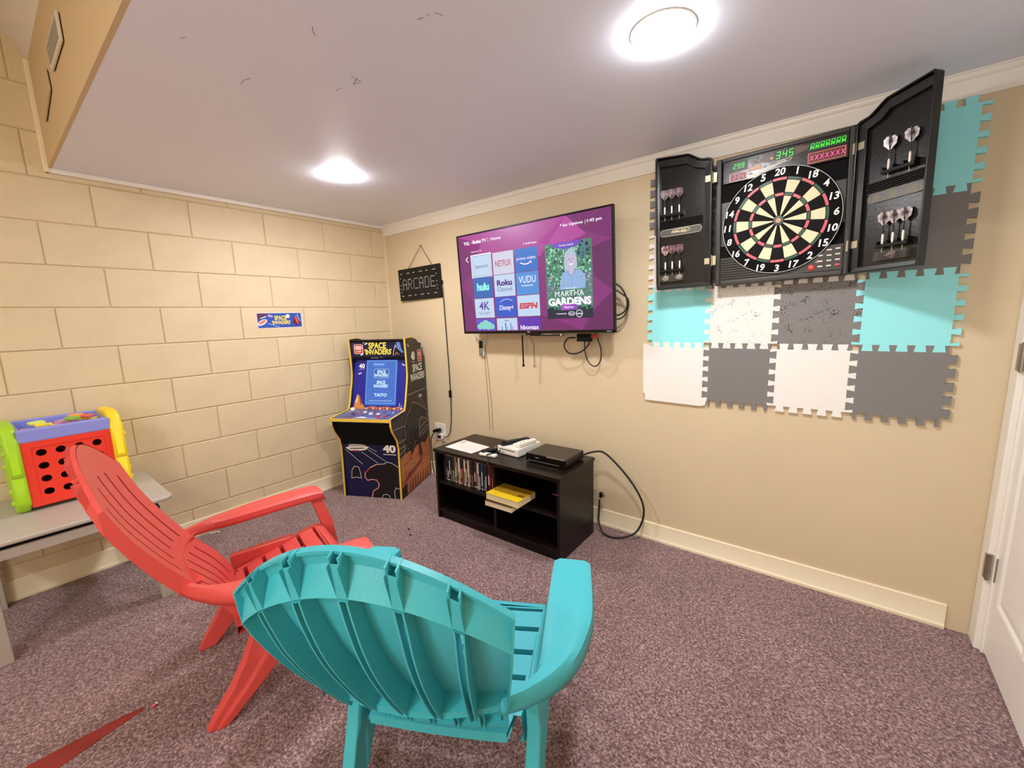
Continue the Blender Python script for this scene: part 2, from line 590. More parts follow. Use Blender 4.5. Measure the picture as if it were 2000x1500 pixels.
# ================================================================== ADIRONDACK CHAIRS
BACK = [(-0.093, 0.280), (-0.114, 0.345), (-0.148, 0.405), (-0.190, 0.458), (-0.228, 0.510), (-0.284, 0.60), (-0.337, 0.70), (-0.376, 0.80), (-0.402, 0.885), (-0.418, 0.942)]
BC = spline([(a, b, 0) for a, b in BACK], 8)
_cum = [0.0]
for a, b in zip(BC, BC[1:]): _cum.append(_cum[-1] + (b - a).length)
_cum = [c / _cum[-1] for c in _cum]
def bc(t):
    t = max(0.0, min(1.0, t))
    for i in range(len(_cum) - 1):
        if t <= _cum[i + 1]:
            k = (t - _cum[i]) / (_cum[i + 1] - _cum[i])
            return BC[i].lerp(BC[i + 1], k)
    return BC[-1]
def bt(z):  # profile parameter at height z
    lo, hi = 0.0, 1.0
    for _ in range(40):
        m = (lo + hi) / 2
        if bc(m).y < z: lo = m
        else: hi = m
    return lo
TCOR = bt(0.806)
WTAB = [(0.28, 0.176), (0.40, 0.186), (0.465, 0.198), (0.51, 0.208), (0.60, 0.224), (0.71, 0.243), (0.806, 0.256), (1.2, 0.256)]
def Tmax(u): return 1.0 - (1.0 - TCOR) * abs(u) ** 1.9
def back_base(u, t):
    p = bc(t)
    y, z = p.x, p.y
    w = interp(WTAB, z)
    return Vector((u * w, y + 0.020 * u * u - 0.002, z))
def back_n(u, t):
    e = 1e-3
    du = back_base(u + e, t) - back_base(u - e, t)
    dt = back_base(u, min(t + e, 1)) - back_base(u, max(t - e, 0))
    n = du.cross(dt).normalized()      # du=+x, dt=up and back
    return -n if n.y > 0 else n        # towards the rear
def back_pt(u, v, off=0.0):
    t = v * Tmax(u)
    return back_base(u, t) + back_n(u, min(t, 0.999)) * off
SLOTS = [-0.667, -0.333, 0.0, 0.333, 0.667]
V_LEDGE, V_MID0, V_MID1, V_ARM = bt(0.868), bt(0.488), bt(0.545), bt(0.500)

def frange(a, b, n): return [a + (b - a) * i / n for i in range(n + 1)]

def make_chair(name, label, m, loc, rz):
    t = thing(name, label, 'chair', loc, (0, 0, rz), group='plastic lounge chairs on the carpet')
    SW = 0.026                                   # half slot width in u
    # ---- backrest: the moulded frame that carries the slats
    fr = MB()
    N = 44
    D = 0.034
    def edge_d(v): return interp([(0, 0.024), (V_ARM - 0.05, 0.026), (V_ARM, 0.042), (0.6, 0.038), (0.9, 0.030), (1.0, 0.012)], v)
    # flange round the border (front lip to rear rim)
    for s in (-1, 1):
        vs_ = frange(0.0, 1.0, 30)
        fr.grid(lambda k, v, s=s: back_pt(s, v, k * edge_d(v)) , [0, 1], vs_)
        fr.grid(lambda k, v, s=s: back_pt(s * (1 - 0.016 * k), v, edge_d(v)), [0, 1], vs_)
        fr.grid(lambda k, v, s=s: back_pt(s * (1 - 0.016), v, (1 - k) * edge_d(v)), [0, 1], vs_)
    us = frange(-1, 1, 60)
    fr.grid(lambda u, k: back_pt(u, 1.0, k * 0.012), us, [0, 1])
    fr.grid(lambda u, k: back_pt(u, 1.0 - 0.009 * k, 0.012), us, [0, 1])
    fr.grid(lambda u, k: back_pt(u, 0.991, 0.012 * (1 - k)), us, [0, 1])
    # bottom flange
    fr.grid(lambda u, k: back_pt(u, 0.03, k * 0.024), us, [0, 1])
    fr.grid(lambda u, k: back_pt(u, 0.03 - 0.05 * k, 0.024), us, [0, 1])
    fr.grid(lambda u, k: back_pt(u, 0.045, 0.024 * k), us, [0, 1])
    fr.grid(lambda u, k: back_pt(u, 0.03 + 0.015 * k, 0.024), us, [0, 1])
    # ledge across the upper back: slopes out from the skin, then drops straight back to it
    fr.grid(lambda u, k: back_pt(u, V_LEDGE + 0.062 - 0.062 * k, 0.003 + 0.030 * k), us, [0, 0.5, 1])
    fr.grid(lambda u, k: back_pt(u, V_LEDGE - 0.004 * k, 0.033 - 0.033 * k), us, [0, 1])
    # shelf at arm height running from arm to arm behind the skin
    def shelf(u, k):
        p = back_pt(u, V_ARM, 0.0)
        return Vector((p.x, p.y + (-0.268 + 0.042 * u * u - p.y) * k, 0.502 - 0.016 * k))
    fr.grid(shelf, us, [0, 1])
    fr.grid(lambda u, k: shelf(u, 1.0) + Vector((0, 0.002 * k, -0.014 * k)), us, [0, 1])
    fr.grid(lambda u, k: shelf(u, 1.0 - 0.9 * k) + Vector((0, 0, -0.014)), us, [0, 1])
    frame = fr.build('backrest', m, t, smooth=35)
    # ---- six slats, joined only by the bands between the slot ends
    bounds = [-1.0] + SLOTS + [1.0]
    for i in range(6):
        a = bounds[i] + (SW if i else 0.0)
        b = bounds[i + 1] - (SW if i < 5 else 0.0)
        A0, B0 = bounds[i], bounds[i + 1]
        mb = MB()
        def fn(k, v, off=0.0, a=a, b=b, A0=A0, B0=B0):
            closed = v < 0.075 or V_MID0 < v < V_MID1 or v > 0.855
            lo, hi = (A0, B0) if closed else (a, b)
            return back_pt(lo + (hi - lo) * k, v, off)
        vv = [0.03, 0.06, 0.074, 0.076] + frange(0.10, V_MID0 - 0.001, 6) + [V_MID0 + 0.001, V_ARM, V_MID1 - 0.001] + frange(V_MID1 + 0.001, 0.854, 10) + [0.856, 0.89, 0.93, 0.965, 0.995]
        kk = frange(0, 1, 6)
        mb.grid(lambda k, v: fn(k, v), kk, vv)
        mb.grid(lambda k, v: fn(k, v, 0.0045), kk, vv)
        mb.grid(lambda e, v: fn(0, v, 0.0045 * e), [0, 1], vv)
        mb.grid(lambda e, v: fn(1, v, 0.0045 * e), [0, 1], vv)
        mb.build('slat', m, t, weld=True, smooth=40)
    # ---- ribs standing proud behind every slot, hollow along the middle
    for u0 in SLOTS:
        mb = MB()
        hw = 0.033
        def rib_run(lo, d):
            for sgn in (-1, 1):
                mb.grid(lambda k, v, s=sgn: back_pt(u0 + s * hw, v, k * d(v)), [0, 1], lo)
                mb.grid(lambda k, v, s=sgn: back_pt(u0 + s * (hw - 0.012 * k), v, d(v)), [0, 1], lo)
                mb.grid(lambda k, v, s=sgn: back_pt(u0 + s * (hw - 0.012), v, d(v) * (1 - 0.8 * k)), [0, 1], lo)
            for vv in (lo[0], lo[-1]):
                mb.grid(lambda u, k, v=vv: back_pt(u, v, d(v) * k), [u0 - hw, u0 + hw], [0, 1])
        rib_run(frange(V_ARM + 0.004, V_LEDGE - 0.005, 20), lambda v: interp([(V_ARM, 0.052), (V_ARM + 0.1, 0.050), (0.75, 0.042), (V_LEDGE, 0.035)], v))
        rib_run(frange(0.04, V_ARM - 0.02, 8), lambda v: 0.030)
        up = frange(V_LEDGE, 0.985, 8)
        hw2 = 0.034
        for sgn in (-1, 1):
            mb.grid(lambda k, v, s=sgn: back_pt(u0 + s * hw2, v, 0.003 + k * 0.030), [0, 1], up)
        mb.grid(lambda k, v: back_pt(u0 - hw2 + 2 * hw2 * k, v, 0.033 - 0.010 * max(0, (v - V_LEDGE) / 0.12)), [0, 1], up)
        # U-shaped notch in the rim
        N0, N1, ND, NW = 0.955, 1.002, 0.026, 0.036
        for s in (-1, 1):
            mb.grid(lambda k, v, s=s: back_pt(u0 + s * NW, v, ND * k), [0, 1], [N0, N1])
            mb.grid(lambda k, v, s=s: back_pt(u0 + s * (NW - 0.010), v, ND * k), [0, 1], [N0, N1])
            mb.grid(lambda k, v, s=s: back_pt(u0 + s * (NW - 0.010 * k), v, ND), [0, 1], [N0, N1])
            mb.grid(lambda k, e, s=s: back_pt(u0 + s * (NW - 0.010 * k), N1, ND * e), [0, 1], [0, 1])
        for v in (N0, N0 + 0.010):
            mb.grid(lambda k, e, v=v: back_pt(u0 - NW + 2 * NW * k, v, ND * e), [0, 1], [0, 1])
        mb.grid(lambda k, e: back_pt(u0 - NW + 2 * NW * k, N0 + 0.010 * e, ND), [0, 1], [0, 1])
        mb.build('rib', m, frame, smooth=30)
    # ---- seat
    SP = spline([(-0.115, 0.282, 0), (-0.05, 0.292, 0), (0.05, 0.312, 0), (0.15, 0.338, 0), (0.22, 0.352, 0), (0.258, 0.352, 0), (0.285, 0.335, 0), (0.297, 0.300, 0)], 6)
    def sp(y):
        for a, b in zip(SP, SP[1:]):
            if y <= b.x: return a.y + (b.y - a.y) * (y - a.x) / max(b.x - a.x, 1e-6)
        return SP[-1].y
    def sw(y): return interp([(-0.12, 0.195), (0.0, 0.225), (0.15, 0.25), (0.3, 0.262)], y)
    sm = MB()
    ys = frange(-0.070, 0.27, 16)
    for s in (-1, 1):
        sm.grid(lambda k, y, s=s: Vector((s * (sw(y) - 0.022 * k), y, sp(y) + 0.001)), [0, 1], ys)
        sm.grid(lambda k, y, s=s: Vector((s * (sw(y) - 0.022), y, sp(y) - 0.02 * k)), [0, 1], ys)
        sm.grid(lambda k, y, s=s: Vector((s * (sw(y) + 0.008 * k), y, sp(y) + 0.001 - 0.075 * k)), [0, 0.12, 1], ys)
        sm.grid(lambda k, y, s=s: Vector((s * (sw(y) + 0.008 - 0.012 * k), y, sp(y) - 0.074)), [0, 1], ys)
    # rolled front edge
    front = [Vector((p.x, p.y, 0)) for p in SP if p.x > 0.246] + [Vector((0.297, 0.265, 0))]
    sm.grid(lambda u, k: Vector((u, front[int(k)].x, front[int(k)].y)), [-0.262, -0.13, 0, 0.13, 0.262], list(range(len(front))))
    sm.grid(lambda u, k: Vector((u, front[int(k)].x - 0.006, front[int(k)].y - 0.006)), [-0.262, -0.13, 0, 0.13, 0.262], list(range(len(front))))
    seat = sm.build('seat', m, t, smooth=35)
    sl = [(-0.113, -0.052), (-0.037, 0.018), (0.033, 0.088), (0.103, 0.158), (0.173, 0.228), (0.240, 0.2485)]
    for y0, y1 in sl:
        mb = MB()
        yy = frange(y0, y1, 4)
        uu = frange(-1, 1, 8)
        f = lambda u, y, o=0.0: Vector((u * (sw(y) - 0.018), y, sp(y) - o - 0.006 * (1 - u * u)))
        mb.grid(lambda u, y: f(u, y), uu, yy)
        mb.grid(lambda u, y: f(u, y, 0.026), uu, yy)
        for y in (y0, y1): mb.grid(lambda u, k, y=y: f(u, y, 0.026 * k), uu, [0, 1])
        mb.build('slat', m, t, weld=True, smooth=40)
    # ---- arms, legs
    for s in (-1, 1):
        inner = spline([(0.204, -0.208, 0), (0.226, -0.192, 0), (0.244, -0.170, 0), (0.257, -0.144, 0), (0.263, -0.105, 0), (0.264, -0.02, 0), (0.265, 0.10, 0), (0.269, 0.302, 0)], 4)
        outer = spline([(0.198, -0.244, 0), (0.238, -0.216, 0), (0.270, -0.184, 0), (0.305, -0.146, 0), (0.343, -0.090, 0), (0.372, -0.008, 0), (0.387, 0.088, 0), (0.384, 0.295, 0)], 4)
        def az(y): return interp([(-0.24, 0.512), (-0.17, 0.502), (-0.08, 0.496), (0.15, 0.503), (0.26, 0.504), (0.30, 0.497)], y)
        am = MB()
        n = len(inner)
        K = frange(0, 1, 6)
        def top(k, i):
            p = inner[int(i)].lerp(outer[int(i)], k)
            return Vector((s * p.x, p.y, az(p.y) - 0.010 * max(0, abs(2 * k - 1) - 0.7) / 0.3))
        am.grid(top, K, list(range(n)))
        for side in (0.0, 1.0):
            drop = 0.038 if side else 0.028
            am.grid(lambda e, i, sd=side, dr=drop: top(sd, i) + Vector((s * (0.004 if sd else -0.003) * e, 0, -dr * e * min(1.0, 0.6 + i * 0.04))), [0, 0.5, 1], list(range(n)))
        am.grid(lambda k, e: top(k, n - 1) + Vector((0, 0.008 * e, -0.038 * e)), K, [0, 0.3, 1])
        am.grid(lambda k, e: top(k, 0) + Vector((0, 0, -0.034 * e)), K, [0, 1])
        am.build('armrest', m, t, weld=True, smooth=40, solid=0.004)
        # front post and leg: from under the arm tip, past the seat corner, to the floor
        fl = MB()
        path = [(0.318, 0.262, 0.489, 0.052, 0.050), (0.300, 0.285, 0.42, 0.040, 0.046), (0.283, 0.305, 0.345, 0.036, 0.052), (0.285, 0.318, 0.24, 0.030, 0.052), (0.292, 0.335, 0.10, 0.024, 0.044), (0.298, 0.348, 0.0, 0.021, 0.036)]
        vs, fs = [], []
        for (x, y, z, wx, wy) in path:
            vs += [(s * (x - wx / 2 * 1.0), y - wy / 2, z), (s * (x + wx / 2), y - wy / 2, z), (s * (x + wx / 2 + 0.006), y, z), (s * (x + wx / 2), y + wy / 2, z), (s * (x - wx / 2), y + wy / 2, z)]
        for i in range(len(path) - 1):
            for k in range(5):
                j = (k + 1) % 5
                fs.append((i * 5 + k, i * 5 + j, i * 5 + 5 + j, i * 5 + 5 + k))
        fs += [(0, 1, 2, 3, 4), tuple(25 + k for k in range(5))]
        fl.add(vs, fs).build('leg', m, t, bevel=0.004, smooth=35)
        rl = MB()
        path = [(0.238, 0.030, 0.345, 0.030, 0.235), (0.242, 0.005, 0.27, 0.034, 0.185), (0.240, -0.045, 0.20, 0.036, 0.140), (0.234, -0.105, 0.12, 0.036, 0.105), (0.226, -0.165, 0.05, 0.034, 0.080), (0.219, -0.204, 0.0, 0.030, 0.060)]
        vs, fs = [], []
        for (x, y, z, wx, wy) in path:
            vs += [(s * (x - wx / 2), y - wy / 2, z), (s * (x + wx / 2), y - wy / 2 + 0.004, z), (s * (x + wx / 2 + 0.002), y - wy * 0.1, z), (s * (x + wx / 2 + 0.010), y, z), (s * (x + wx / 2 + 0.010), y + wy / 2, z), (s * (x - wx / 2), y + wy / 2, z)]
        for i in range(len(path) - 1):
            for k in range(6):
                j = (k + 1) % 6
                fs.append((i * 6 + k, i * 6 + j, i * 6 + 6 + j, i * 6 + 6 + k))
        fs += [tuple(range(6)), tuple(30 + k for k in range(6))]
        rl.add(vs, fs).build('leg', m, t, bevel=0.004, smooth=35)
    return t
make_chair('adirondack_chair', 'teal plastic Adirondack chair seen from behind, ribbed back towards the viewer', M_TEAL, (2.2719, -1.5470, 0), math.radians(28.2))
make_chair('adirondack_chair', 'red plastic Adirondack chair with slotted back beside the grey table', M_RED, (1.3827, -1.6657, 0), math.radians(-12.569))

# ================================================================== GREY SIDE TABLE, TOY BOX
t = thing('side_table', 'grey painted low wooden side table against the block wall', 'table', (0.335, -2.08, 0))
tx0, tx1, ty0, ty1, tz = 0.02 - 0.335, 0.625 - 0.335, -2.46 + 2.08, -1.745 + 2.08, 0.50
def rounded(x0, y0, x1, y1, r, n=5):
    pts = []
    for cx, cy, a0 in ((x1 - r, y1 - r, 0), (x0 + r, y1 - r, 90), (x0 + r, y0 + r, 180), (x1 - r, y0 + r, 270)):
        for k in range(n + 1):
            a = math.radians(a0 + 90 * k / n)
            pts.append((cx + r * math.cos(a), cy + r * math.sin(a)))
    return pts
MB().prism(rounded(tx0, ty0, tx1, ty1, 0.035), tz - 0.020, tz, 'z').build('tabletop', M_GREYTABLE, t, bevel=0.006, smooth=40)
ax0, ax1, ay0, ay1 = 0.028 - 0.335, 0.592 - 0.335, -2.345 + 2.08, -1.795 + 2.08
for a, b in (((ax1 - 0.02, ay0), (ax1, ay1)), ((ax0, ay0), (ax0 + 0.02, ay1)), ((ax0, ay0), (ax1, ay0 + 0.02)), ((ax0, ay1 - 0.02), (ax1, ay1))):
    MB().box((a[0], a[1], tz - 0.083), (b[0], b[1], tz - 0.042)).build('apron', M_GREYTABLE, t, bevel=0.002)
MB().box((ax0 + 0.01, ay0 + 0.01, tz - 0.044), (ax1 - 0.012, ay1 - 0.012, tz - 0.0195)).build('riser', M_BLACKMATTE, t)
for x, y in ((ax0, ay0), (ax1 - 0.045, ay0), (ax0, ay1 - 0.045), (ax1 - 0.045, ay1 - 0.045)):
    MB().box((x, y, 0), (x + 0.045, y + 0.045, tz - 0.043)).build('leg', M_GREYTABLE, t, bevel=0.003)

P_RED = mat('toy_red', '#ee3d2b', 0.38)
P_GREEN = mat('toy_green', '#a3d51f', 0.38)
P_YELLOW = mat('toy_yellow', '#f7d81c', 0.38)
P_BLUE = mat('toy_blue', '#8d93e0', 0.42)
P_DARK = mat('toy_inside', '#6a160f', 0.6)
# origin at the base of the toy; front face towards +x
t = thing('toy_activity_box', 'red, green, yellow and blue plastic toy box with round holes on the table', 'toy', (0.185, -2.015, 0.5005), (0, 0, math.radians(2.0)))
hx, hy0, hy1, hz = 0.135, -0.155, 0.130, 0.372
# red front panel with twelve through holes: built as a plate of cells with circular openings
def holed_plate(x0, x1, y0, y1, z0, z1, cols, rows, r, mb, nseg=16):
    dy, dz = (y1 - y0) / cols, (z1 - z0) / rows
    for i in range(cols):
        for j in range(rows):
            cy, cz = y0 + dy * (i + 0.5), z0 + dz * (j + 0.5)
            sq, ci = [], []
            for k in range(nseg):
                a = 2 * PI * k / nseg
                c, s = math.cos(a), math.sin(a)
                f = 1 / max(abs(c), abs(s))
                sq.append((cy + c * f * dy / 2, cz + s * f * dz / 2))
                ci.append((cy + c * r, cz + s * r * 0.95))
            # square ring vertices snapped so that cells meet
            vs = [(x1, *p) for p in sq] + [(x1, *p) for p in ci] + [(x0, *p) for p in ci]
            fs = []
            for k in range(nseg):
                n = (k + 1) % nseg
                fs += [(k, n, nseg + n, nseg + k), (nseg + k, nseg + n, 2 * nseg + n, 2 * nseg + k)]
            mb.add(vs, fs)
            for cyy, czz in ((1, 1), (1, -1), (-1, 1), (-1, -1)):  # cell corners
                pass
mb = MB()
holed_plate(hx - 0.012, hx - 0.004, hy0 + 0.028, hy1 - 0.02, 0.045, 0.282, 4, 4, 0.0165, mb, 16)
for a, b in (((hx - 0.02, hy0, 0.018), (hx, hy1, 0.046)), ((hx - 0.02, hy0, 0.281), (hx, hy1, 0.312)), ((hx - 0.02, hy0, 0.046), (hx, hy0 + 0.029, 0.281)), ((hx - 0.02, hy1 - 0.021, 0.046), (hx, hy1, 0.281))):
    mb.box(a, b)
fp = mb.build('front_panel', P_RED, t, weld=True)
MB().box((-hx + 0.01, hy0, 0.012), (-hx + 0.02, hy1, 0.31)).box((-hx + 0.01, hy0, 0.012), (hx - 0.005, hy1, 0.02)).build('inner_box', P_DARK, t)
# blue tray on top
mb = MB()
for a, b in (((hx - 0.035, hy0 - 0.004, 0.305), (hx + 0.002, hy1 + 0.004, 0.362)), ((-hx, hy0 - 0.004, 0.305), (-hx + 0.022, hy1 + 0.004, 0.372)), ((-hx, hy0 - 0.004, 0.305), (hx, hy0 + 0.012, 0.360)), ((-hx, hy1 - 0.012, 0.305), (hx, hy1 + 0.004, 0.360)), ((-hx, hy0, 0.305), (hx, hy1, 0.318))):
    mb.box(a, b)
mb.build('tray', P_BLUE, t, bevel=0.006)
def endcap(y0, y1, m, sgn):
    prof = [(-0.11, 0.0), (0.115, 0.0), (0.15, 0.04), (0.152, 0.16), (0.146, 0.17), (0.152, 0.18), (0.15, 0.30), (0.115, 0.372), (0.06, 0.388), (-0.09, 0.388), (-0.145, 0.33), (-0.145, 0.04)]
    e = MB().prism(prof, y0, y1, 'y').build('end_panel', m, t, bevel=0.016, seg=4, smooth=50)
    yo = y0 if sgn < 0 else y1
    for cx, cz in ((0.10, 0.31), (0.125, 0.27), (0.11, 0.10), (0.12, 0.05), (0.05, 0.20)):
        b = MB().lathe([(0.013, 0), (0.012, 0.004 * sgn), (0.007, 0.008 * sgn), (0, 0.009 * sgn)], 14, axis='y', c=(cx, yo, cz))
        b.build('knob', m, e, smooth=60)
    MB().box((-0.146, y0 + 0.004, 0.166), (0.1535, y1 - 0.004, 0.171)).build('groove', mat('seam_' + m.name, '#8aa51c' if sgn < 0 else '#c9a80e', 0.6), e)
endcap(hy0 - 0.046, hy0, P_GREEN, -1)
endcap(hy1, hy1 + 0.048, P_YELLOW, 1)
# foam and plastic shapes heaped in the tray
shapes = [('#f6a04a', -0.115, 0.05, 0.3, 'orange'), ('#f5e04a', -0.07, 0.055, 1.0, 'pale yellow'), ('#d9e87a', -0.085, 0.02, 2.0, 'pale green'), ('#f3d33a', -0.035, 0.045, 0.5, 'yellow'), ('#c88ab4', -0.005, 0.045, 1.4, 'mauve'), ('#8fbf3c', 0.025, 0.055, 2.2, 'green'),
          ('#d87f9c', 0.03, 0.02, 0.2, 'pink'), ('#e9c848', 0.06, 0.02, 1.1, 'golden'), ('#e46a5c', 0.075, 0.03, 0.7, 'red'), ('#f0d94a', 0.095, 0.005, 1.9, 'bright yellow'), ('#c9a0d0', 0.0, 0.0, 2.6, 'lilac'), ('#f2a65a', 0.045, -0.02, 0.9, 'light orange')]
for i, (c, y, x, a, nm) in enumerate(shapes):
    mb = MB()
    if i % 3 == 0:
        pts = [(0.026 * math.cos(2 * PI * k / 14) * 1.3, 0.026 * math.sin(2 * PI * k / 14)) for k in range(14)]
    elif i % 3 == 1:
        pts = [((0.03 if k % 2 else 0.016) * math.cos(2 * PI * k / 10), (0.03 if k % 2 else 0.016) * math.sin(2 * PI * k / 10)) for k in range(10)]
    else:
        pts = rounded(-0.026, -0.018, 0.026, 0.018, 0.008, 3)
    mb.prism(pts, -0.005, 0.005, 'z')
    o = mb.build('foam_shape', mat('foam_' + c[1:], c, 0.7), None, bevel=0.002)
    base = Matrix.Translation((0.185, -2.015, 0.5005)) @ Matrix.Rotation(math.radians(2), 4, 'Z')
    o.matrix_world = base @ Matrix.Translation((x, y, 0.347 + 0.0115 * (i % 3) + 0.003 * (i % 2))) @ Matrix.Rotation(a, 4, 'Z') @ Matrix.Rotation(0.12 * ((i % 3) - 1), 4, 'X')
    kind = ('round', 'star-shaped', 'block-shaped')[i % 3]
    tag(o, '%s %s foam piece in the blue tray of the toy box' % (nm, kind), 'foam piece', 'foam pieces in the toy box tray')

# ================================================================== ARCADE CABINET
AX = Vector((0.9031, 0.4294, 0)).normalized()
AW, AD = 0.466, 0.520
a_org = Vector((0.2292, -0.6900, 0))
t = thing('arcade_cabinet', 'upright home arcade cabinet with yellow edging in the corner', 'arcade machine', matrix=frame_matrix(a_org, AX, (0, 0, 1)))
A_NAVY = mat('cabinet_navy', '#080c3e', 0.35)
A_SIDE = mat('cabinet_side_print', '#1b141b', 0.35)
A_YEL = mat('yellow_edging', '#e9c648', 0.4)
A_PROF = [(0.0, 0.0), (0.012, 0.38), (-0.003, 0.445), (-0.056, 0.515), (-0.074, 0.560), (-0.074, 0.613), (0.14, 0.627), (0.168, 0.69), (0.19, 0.765), (0.212, 0.83), (0.224, 0.89), (0.223, 1.02), (0.216, 1.149)]
A_BACK = [(0.32, 1.152), (0.385, 1.138), (0.44, 1.108), (0.482, 1.065), (0.508, 1.01), (AD, 0.955), (AD, 0.0)]
TH = 0.017
MB().prism(A_PROF + A_BACK, AW - TH, AW, 'x').build('side_panel', A_SIDE, t, bevel=0.002)
MB().prism(A_PROF + A_BACK, 0, TH, 'x').build('side_panel', A_SIDE, t, bevel=0.002)
def molding(x0, x1, pts, name='edge_molding'):
    mb = MB()
    P = [Vector((p[0], p[1])) for p in pts]
    ins, outs = [], []
    for i, p in enumerate(P):
        d = (P[min(i + 1, len(P) - 1)] - P[max(i - 1, 0)]).normalized()
        n = Vector((-d.y, d.x))
        outs.append(p + n * 0.0035); ins.append(p - n * 0.001)
    for i in range(len(P) - 1):
        a, b, c, d = ins[i], ins[i + 1], outs[i + 1], outs[i]
        vs = [(x0, a.x, a.y), (x0, b.x, b.y), (x0, c.x, c.y), (x0, d.x, d.y), (x1, a.x, a.y), (x1, b.x, b.y), (x1, c.x, c.y), (x1, d.x, d.y)]
        mb.add(vs, [(0, 1, 2, 3), (4, 7, 6, 5), (3, 2, 6, 7), (0, 4, 5, 1), (0, 3, 7, 4), (1, 5, 6, 2)])
    mb.build(name, A_YEL, t)
for x0, x1 in ((-0.0012, 0.0105), (AW - 0.0105, AW + 0.0012)):
    molding(x0, x1, A_PROF + A_BACK[:3])
MB().box((TH, 0.012, 0.0), (AW - TH, 0.024, 0.40)).build('front_panel', A_NAVY, t)
MB().prism([(0.012, 0.40), (-0.066, 0.585), (-0.050, 0.592), (0.03, 0.40)], TH, AW - TH, 'x').build('kick_panel', M_BLACKMATTE, t)
deck = MB().prism([(-0.076, 0.588), (-0.076, 0.612), (0.16, 0.628), (0.16, 0.60)], TH * 0, AW, 'x').build('control_deck', mat('deck_print', '#6f7ab0', 0.3, noise=0.55, nscale=38, hex2='#2d3470'), t)
molding(-0.001, AW + 0.001, [(-0.0765, 0.592), (-0.0765, 0.6135)], 'deck_molding')
MB().box((TH, AD - 0.02, 0.02), (AW - TH, AD - 0.008, 1.10)).build('back_panel', M_BLACKMATTE, t)
MB().prism([(0.216, 1.138), (0.32, 1.142), (0.44, 1.10), (0.43, 1.09), (0.32, 1.13), (0.22, 1.126)], TH, AW - TH, 'x').build('top_panel', M_BLACKMATTE, t)
# bezel plane and marquee
def on_plane(p0, p1):
    """matrix for an Art in the plane through profile points p0 (bottom) and p1 (top), x across"""
    return frame_matrix((0, p0[0], p0[1]), (1, 0, 0), (0, p1[0] - p0[0], p1[1] - p0[1]))
BZ0, BZ1 = (0.165, 0.628), (0.262, 1.018)
BL = math.hypot(BZ1[0] - BZ0[0], BZ1[1] - BZ0[1])
MB().prism([BZ0, BZ1, (BZ1[0] + 0.012, BZ1[1]), (BZ0[0] + 0.012, BZ0[1])], TH, AW - TH, 'x').build('bezel', mat('bezel_blue', '#141d8e', 0.3), t)
MB().box((TH, 0.226, 1.016), (AW - TH, 0.245, 1.140)).build('marquee', A_NAVY, t)
MB().box((TH, 0.228, 1.0), (AW - TH, 0.275, 1.017)).build('speaker_strip', M_BLACKMATTE, t)
I_WH, I_YE, I_RE, I_BK, I_OR, I_BL = ink('#f1efe8'), ink('#f2dd5a'), ink('#c8443a'), ink('#050408'), ink('#b8622a'), ink('#5a7fc4')
I_DR, I_GY, I_PK = ink('#8e1f1c'), ink('#b9b4b0'), ink('#d9908a')

def invaders_warp(a, b):           # letters that widen upwards
    return a * (1 + 0.10 * b), b
def badge(ar, x0, y0, x1, y1, mred, mwh):
    w, h = x1 - x0, y1 - y0
    ar.rrect(x0, y0, x1, y1, 0.14 * w, mwh); ar.up()
    ar.rrect(x0 + 0.06 * w, y0 + 0.05 * h, x1 - 0.06 * w, y1 - 0.05 * h, 0.11 * w, mred); ar.up()
    ar.rrect(x0 + 0.16 * w, y0 + 0.46 * h, x1 - 0.16 * w, y0 + 0.80 * h, 0.08 * w, mwh)
    ar.text('1UP', (x0 + x1) / 2, y0 + 0.25 * h, 0.55 * w, 0.17 * h, mwh, 0.02); ar.up()
    ar.text('ARCADE', (x0 + x1) / 2, y0 + 0.63 * h, 0.58 * w, 0.17 * h, mred, 0.03)
    ar.up()

# marquee print
m = Art(); W_, Z0 = AW - 2 * TH, 1.018
for k in range(26):
    m.ell(random.uniform(0.01, W_ - 0.01), random.uniform(0.005, 0.117), 0.0012, 0.0012, I_BL, 6)
m.poly([(0.0, 0.118), (0.09, 0.118), (0.03, 0.06), (0.0, 0.05)], ink('#2b1d52')); m.up()
badge(m, 0.022, 0.022, 0.098, 0.092, I_RE, I_WH)
for (x, y, l) in ((0.10, 0.100, 0.035), (0.115, 0.088, 0.025), (0.075, 0.008, 0.022)):
    m.poly([(x, y), (x + l, y + 0.010), (x + l - 0.002, y + 0.018), (x - 0.002, y + 0.008)], I_WH)
m.up()
for dx, dy, c in ((0.003, -0.003, I_BK), (0, 0, I_YE)):
    m.text('SPACE', 0.218 + dx, 0.083 + dy, 0.145, 0.047, c, 0.035, 0.06)
    m.text('INVADERS', 0.222 + dx, 0.036 + dy, 0.215, 0.042, c, 0.035, 0.0, warp=invaders_warp); m.up()
# dark rock shape with pale edges and a blue ray at the right of the marquee
m.poly([(0.345, 0.01), (0.352, 0.05), (0.366, 0.085), (0.38, 0.062), (0.40, 0.03), (0.41, 0.008)], I_BK)
m.poly([(0.378, 0.06), (0.372, 0.114), (0.40, 0.114), (0.412, 0.055), (0.43, 0.03), (0.415, 0.026)], I_BL); m.up()
m.line([(0.343, 0.008), (0.352, 0.05), (0.366, 0.085), (0.372, 0.066)], 0.003, I_WH)
m.line([(0.36, 0.012), (0.372, 0.03), (0.39, 0.014)], 0.004, I_PK)
m.build('marquee_print', t, matrix=Matrix.Translation((TH, 0.2257, Z0)))
# strip label
m = Art()
m.text('SPACE INVADERS', 0.0, 0.0, 0.062, 0.006, I_GY, 0.01)
m.text('1978', 0.055, 0.002, 0.02, 0.005, I_GY, 0.01)
m.build('strip_print', t, matrix=Matrix.Translation((0.205, 0.2275, 1.0085)))
